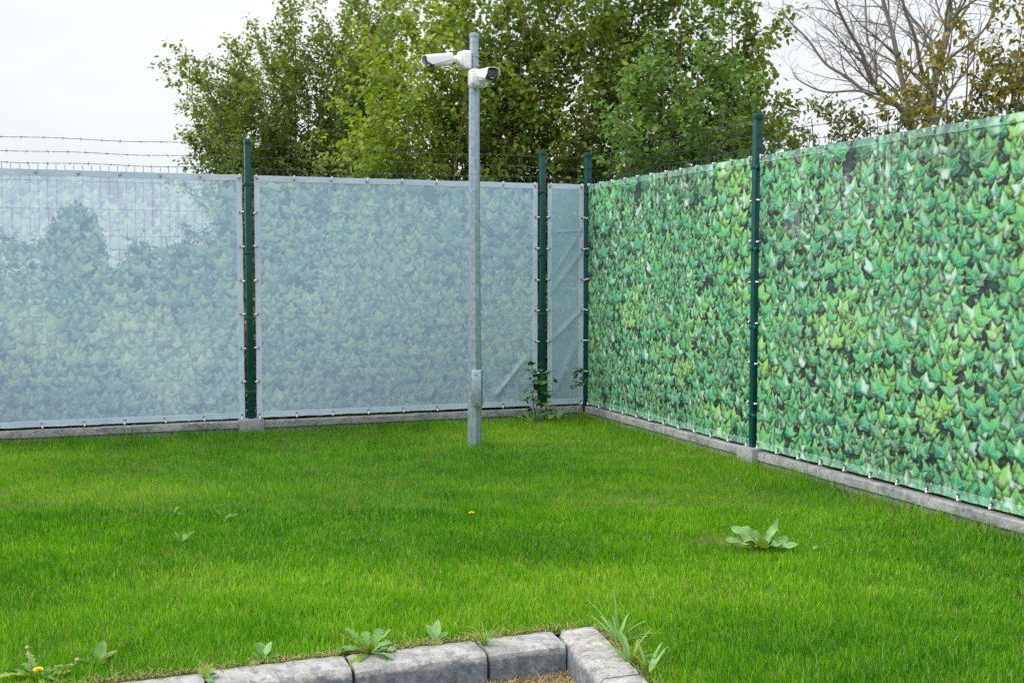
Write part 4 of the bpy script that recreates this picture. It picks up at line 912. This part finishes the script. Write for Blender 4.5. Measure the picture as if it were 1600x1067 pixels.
weed('seedling', 322, 1062, 0.004, 'tiny round-leaved seedling sprouting from the kerb joint', [(0.045, 0.03, 150, 62, 40, 'spoon', 'wd2', 0, 0), (0.05, 0.03, 60, 60, 60, 'spoon', 'wd', 0, 0), (0.04, 0.025, 20, 50, 60, 'spoon', 'wd', 0, 0), (0.05, 0.024, 100, 78, 20, 'spoon', 'wd2', 0, 0), (0.04, 0.026, -60, 35, 60, 'spoon', 'wd', 0, 0)])
weed('grass_tuft', 757, 1010, 0.0, 'tuft of long fine grass growing out of the kerb joint', [(rd.uniform(.06, .14), rd.uniform(.003, .005), rd.uniform(0, 360), rd.uniform(45, 85), rd.uniform(30, 110), 'blade', rd.choice(['wd', 'wd2', 'wd2']), 0, rd.uniform(-.5, .5)) for _ in range(46)], 'grass tuft')
weed('grass_tuft', 985, 1040, 0.0, 'clump of broad pale grass blades beside the kerb on the right', [(rd.uniform(.10, .20), rd.uniform(.010, .017), rd.choice([100, 120, 140, 60, 80, -30, -60, 160, 20]) + rd.uniform(-20, 20), rd.uniform(35, 75), rd.uniform(20, 70), 'blade', rd.choice(['wd3', 'wd3', 'wd', 'wd2']), .05, rd.uniform(-.6, .6)) for _ in range(20)], 'grass tuft')
weed('grass_tuft', 1012, 1060, 0.0, 'broad grass blades at the bottom edge, right of the kerb', [(rd.uniform(.10, .19), rd.uniform(.010, .016), rd.uniform(0, 360), rd.uniform(45, 80), rd.uniform(20, 70), 'blade', rd.choice(['wd3', 'wd', 'wd2']), .05, rd.uniform(-.6, .6)) for _ in range(12)], 'grass tuft')
weed('grass_tuft', 966, 1008, 0.0, 'farthest clump of broad grass blades beside the kerb, one blade standing tall', [(rd.uniform(.12, .22), rd.uniform(.010, .016), rd.choice([100, 130, 150, 70, -20, -50, 0]) + rd.uniform(-20, 20), rd.uniform(30, 78), rd.uniform(20, 60), 'blade', rd.choice(['wd3', 'wd3', 'wd']), .05, rd.uniform(-.6, .6)) for _ in range(15)], 'grass tuft')
weed('broad_leaf_weed', 152, 1040, 0.0, 'upright broad-leaved weed near the kerb at the lower left', [(0.085, 0.04, 80, 68, 20, 'oval', 'wd', .1, .3), (0.08, 0.035, 40, 45, 40, 'oval', 'wd2', .1, 0), (0.075, 0.035, 165, 30, 40, 'oval', 'wd', .1, 0), (0.05, 0.03, -40, 40, 40, 'oval', 'wd2', .1, 0)])
dn = weed('dandelion_plant', 62, 1062, 0.0, 'dandelion rosette with a yellow flower in the lower left corner', [(rd.uniform(.08, .14), rd.uniform(.03, .045), a_ + rd.uniform(-12, 12), rd.uniform(15, 50), rd.uniform(20, 60), 'dand', rd.choice(['wd2', 'wd2', 'wd']), .2, rd.uniform(-.4, .4)) for a_ in range(0, 360, 18)])
def flower(root, p, h, r):
    MB().tube([(p[0], p[1], 0), (p[0] + .003, p[1], h * .5), (p[0], p[1], h)], 0.002, 5).build('stem', M['wd2'], root)
    mb = MB()
    for lay, (rr, el) in enumerate(((r, 12), (r * .8, 32), (r * .5, 58))):
        for k in range(18):
            a_ = 2 * math.pi * (k + lay * .33) / 18; d = Vector((math.cos(a_) * math.cos(R(el)), math.sin(a_) * math.cos(R(el)), math.sin(R(el)))); sd_ = Vector((-math.sin(a_), math.cos(a_), 0)) * 0.0022
            c = Vector((p[0], p[1], h)); mb.add([c - sd_ * .5, c + sd_ * .5, c + d * rr + sd_, c + d * rr * 1.05, c + d * rr - sd_], [(0, 1, 2, 3, 4)])
    mb.build('flower_head', M['yellow'], root)
flower(dn, (0.0, -0.01, 0), 0.035, 0.016)
def stalk(root, pts, r=0.0025):
    so = MB().tube(pts, [r] * len(pts), 6).build('stalk', M['stalk'], root, True)
    p = Vector(pts[-1]); MB().lathe([(0.002, -0.006), (0.006, -0.002), (0.007, 0.003), (0.003, 0.007)], 8, Matrix.Translation(p)).build('seed_head', M['straw2'], so, True)
M['straw2'] = plain('dry_head', (0.30, 0.22, 0.14, 1), (0.38, 0.30, 0.20, 1), 60, 0.8)
stalk(dn, [(-0.02, 0.01, 0), (-0.03, 0.01, 0.05), (-0.045, 0.02, 0.095)])
stalk(dn, [(0.05, 0.0, 0), (0.075, 0.0, 0.03), (0.105, 0.01, 0.045), (0.115, 0.01, 0.06)])
stalk(dn, [(0.02, -0.02, 0), (0.05, -0.03, 0.018), (0.075, -0.05, 0.012)])
f2 = empty('dandelion_flower', gp(737, 812)); tag(f2, 'single yellow dandelion flower in the middle of the lawn', 'flower', 'weeds in and around the lawn'); flower(f2, (0, 0, 0), 0.035, 0.015)
weed('lawn_weed', 270, 806, 0.0, 'bluish weed rosette in the lawn, farthest of the three on the left', [(rd.uniform(.06, .09), .024, a_, rd.uniform(25, 60), 50, 'dand', 'wd', .1, .2) for a_ in range(0, 360, 40)])
weed('lawn_weed', 349, 816, 0.0, 'bluish weed rosette in the lawn, rightmost of the three on the left', [(rd.uniform(.08, .11), .024, a_, rd.uniform(40, 70), 40, 'dand', 'wd', .1, .2) for a_ in range(10, 360, 60)])
weed('lawn_weed', 283, 852, 0.0, 'upright pale weed in the lawn, nearest of the three on the left', [(rd.uniform(.06, .10), .026, a_, rd.uniform(40, 72), 40, 'dand', 'wd', .1, .3) for a_ in range(0, 360, 45)])
weed('lawn_weed', 1066, 1006, 0.0, 'single pale grass blade lying on the lawn right of the kerb', [(0.06, .012, -10, 38, 60, 'blade', 'wd3', .1, .3), (0.05, .01, 150, 40, 50, 'blade', 'wd3', .1, 0)])
weed('plinth_weed', 905, 650, 0.0, 'upright green leaf shoot at the foot of the corner post', [(0.26, .05, 80, 80, 15, 'oval', 'wd', .1, .3), (0.14, .05, 10, 35, 30, 'oval', 'wd', .1, 0), (0.13, .05, 170, 35, 30, 'oval', 'wd', .1, 0)])
weed('plinth_weed', 872, 656, 0.0, 'small green weed under the narrow screen strip', [(0.12, .06, 60, 60, 40, 'oval', 'wd', .1, .3), (0.11, .05, 150, 55, 30, 'oval', 'wd', .1, 0), (0.09, .05, 10, 40, 30, 'oval', 'wd', .1, 0)])
weed('plinth_weed', 828, 660, 0.0, 'spreading green weed at the plinth right of the camera pole', [(0.16, .05, 120, 50, 40, 'oval', 'wd', .1, .3), (0.18, .05, 170, 35, 40, 'oval', 'wd', .1, 0), (0.13, .05, 40, 50, 30, 'oval', 'wd', .1, 0), (0.12, .05, -20, 30, 30, 'oval', 'wd', .1, 0)])
# climbing brambles in the corner
def vine(base_px, Y, path, label, size, mat, seed, dens=60):
    rnd = random.Random(seed); pts = [pd(x, y, Y + dy) for x, y, dy in path]; b = pts[0].copy()
    root = empty('bramble_vine', b); tag(root, label, 'vine', 'bramble vines climbing through the fence corner')
    MB().tube([p - b for p in pts], [0.005 - 0.003 * i / len(pts) for i in range(len(pts))], 5).build('stem', M['wd4'], root, True)
    mb = MB(); L = sum((pts[i + 1] - pts[i]).length for i in range(len(pts) - 1)); n = int(L * dens)
    for k in range(n):
        u = (0.08 + 0.92 * k / n) * (len(pts) - 1); i = min(len(pts) - 2, int(u)); q = pts[i].lerp(pts[i + 1], u - i) - b
        q = q + Vector((rnd.gauss(0, .03), rnd.gauss(-.02, .02), rnd.gauss(0, .02))); l = leaf_mb(rnd.uniform(*size), rnd.uniform(*size) * .75, rnd.uniform(0, 6.28), R(rnd.uniform(-30, 45)), R(40), 'oval', 5, .1, .2, q)
        mb.add(l.v, l.f)
    o = mb.build('foliage', mat, root)
    return root
yv = gp(850, 640, 0.1).y - 0.10
vine(0, yv, [(838, 655, -.05), (832, 620, 0), (836, 590, 0), (828, 562, .0)], 'bramble shoot climbing the right edge of the wide pale screen', (0.045, 0.08), M['wd4'], 1, 85)
vine(0, yv, [(838, 636, 0), (845, 615, 0), (836, 602, -.02), (826, 600, -.05)], 'short bramble spray left of the inner green post', (0.045, 0.075), M['wd4'], 4, 80)
vine(0, yv, [(850, 655, -.03), (855, 628, 0), (852, 600, 0), (857, 578, 0)], 'bramble shoot climbing the inner green post', (0.045, 0.08), M['wd'], 2, 85)
vine(0, yv + 0.08, [(924, 585, 0), (915, 592, -.03), (905, 578, -.05), (899, 577, -.06)], 'dark bramble spray poking out beside the corner post', (0.05, 0.085), M['wd4'], 3, 90)
vine(0, yv + 0.08, [(918, 592, 0), (908, 602, -.03), (896, 602, -.05), (893, 604, -.06)], 'thin drooping bramble sprig below the corner spray', (0.04, 0.065), M['wd4'], 6, 65)

# ------------------------------------------------------------------ litter on the paving and along the kerb
def scatter_straw(name, label, n, fn, Lr, seed, wid=0.0022):
    rs = random.Random(seed); V = []; Fc = []; T = []
    for k in range(n):
        p = fn(rs); a_ = rs.uniform(0, 6.28); L = rs.uniform(*Lr); el = rs.uniform(-.1, .45); d = Vector((math.cos(a_) * math.cos(el), math.sin(a_) * math.cos(el), math.sin(el))) * L; s_ = Vector((-math.sin(a_), math.cos(a_), 0)) * wid * .5
        b = len(V); V += [p - s_, p + s_, p + d * .5 + s_ + Vector((0, 0, .004)), p + d * .5 - s_ + Vector((0, 0, .004)), p + d]; Fc += [(b, b + 1, b + 2, b + 3), (b + 3, b + 2, b + 4)]
        tn = rs.random(); T += [tn] * 5
    me = bpy.data.meshes.new(name); me.from_pydata([tuple(v) for v in V], [], Fc); at = me.attributes.new('tone', 'FLOAT', 'POINT'); at.data.foreach_set('value', T); me.materials.append(M['straw'])
    return tag(link(name, me), label, 'dry grass', kind='stuff')
def pv(rs):
    u = -rs.random() ** 1.3 * 0.62; v = rs.random() ** 1.8 * 0.30
    q = KC + UL * u + NL * v; return Vector((q.x, q.y, -KD + 0.002 + rs.random() * 0.012))
scatter_straw('straw_litter', 'dry straw lying on the paving in the kerb corner', 2600, pv, (0.02, 0.07), 3)
def ke(rs):
    if rs.random() < 0.8: q = KC + UL * rs.uniform(-2.2, 0.1) + NL * (-KW - abs(rs.gauss(0, .022)) + 0.012)
    else: q = KC + NK * rs.uniform(-.15, 0.6) + UK * (KW + abs(rs.gauss(0, .02)) - 0.01)
    return Vector((q.x, q.y, 0.006 + rs.random() * .012))
scatter_straw('dry_edge_grass', 'dry brown grass stems along the back of the kerb', 1500, ke, (0.015, 0.055), 5, 0.0018)
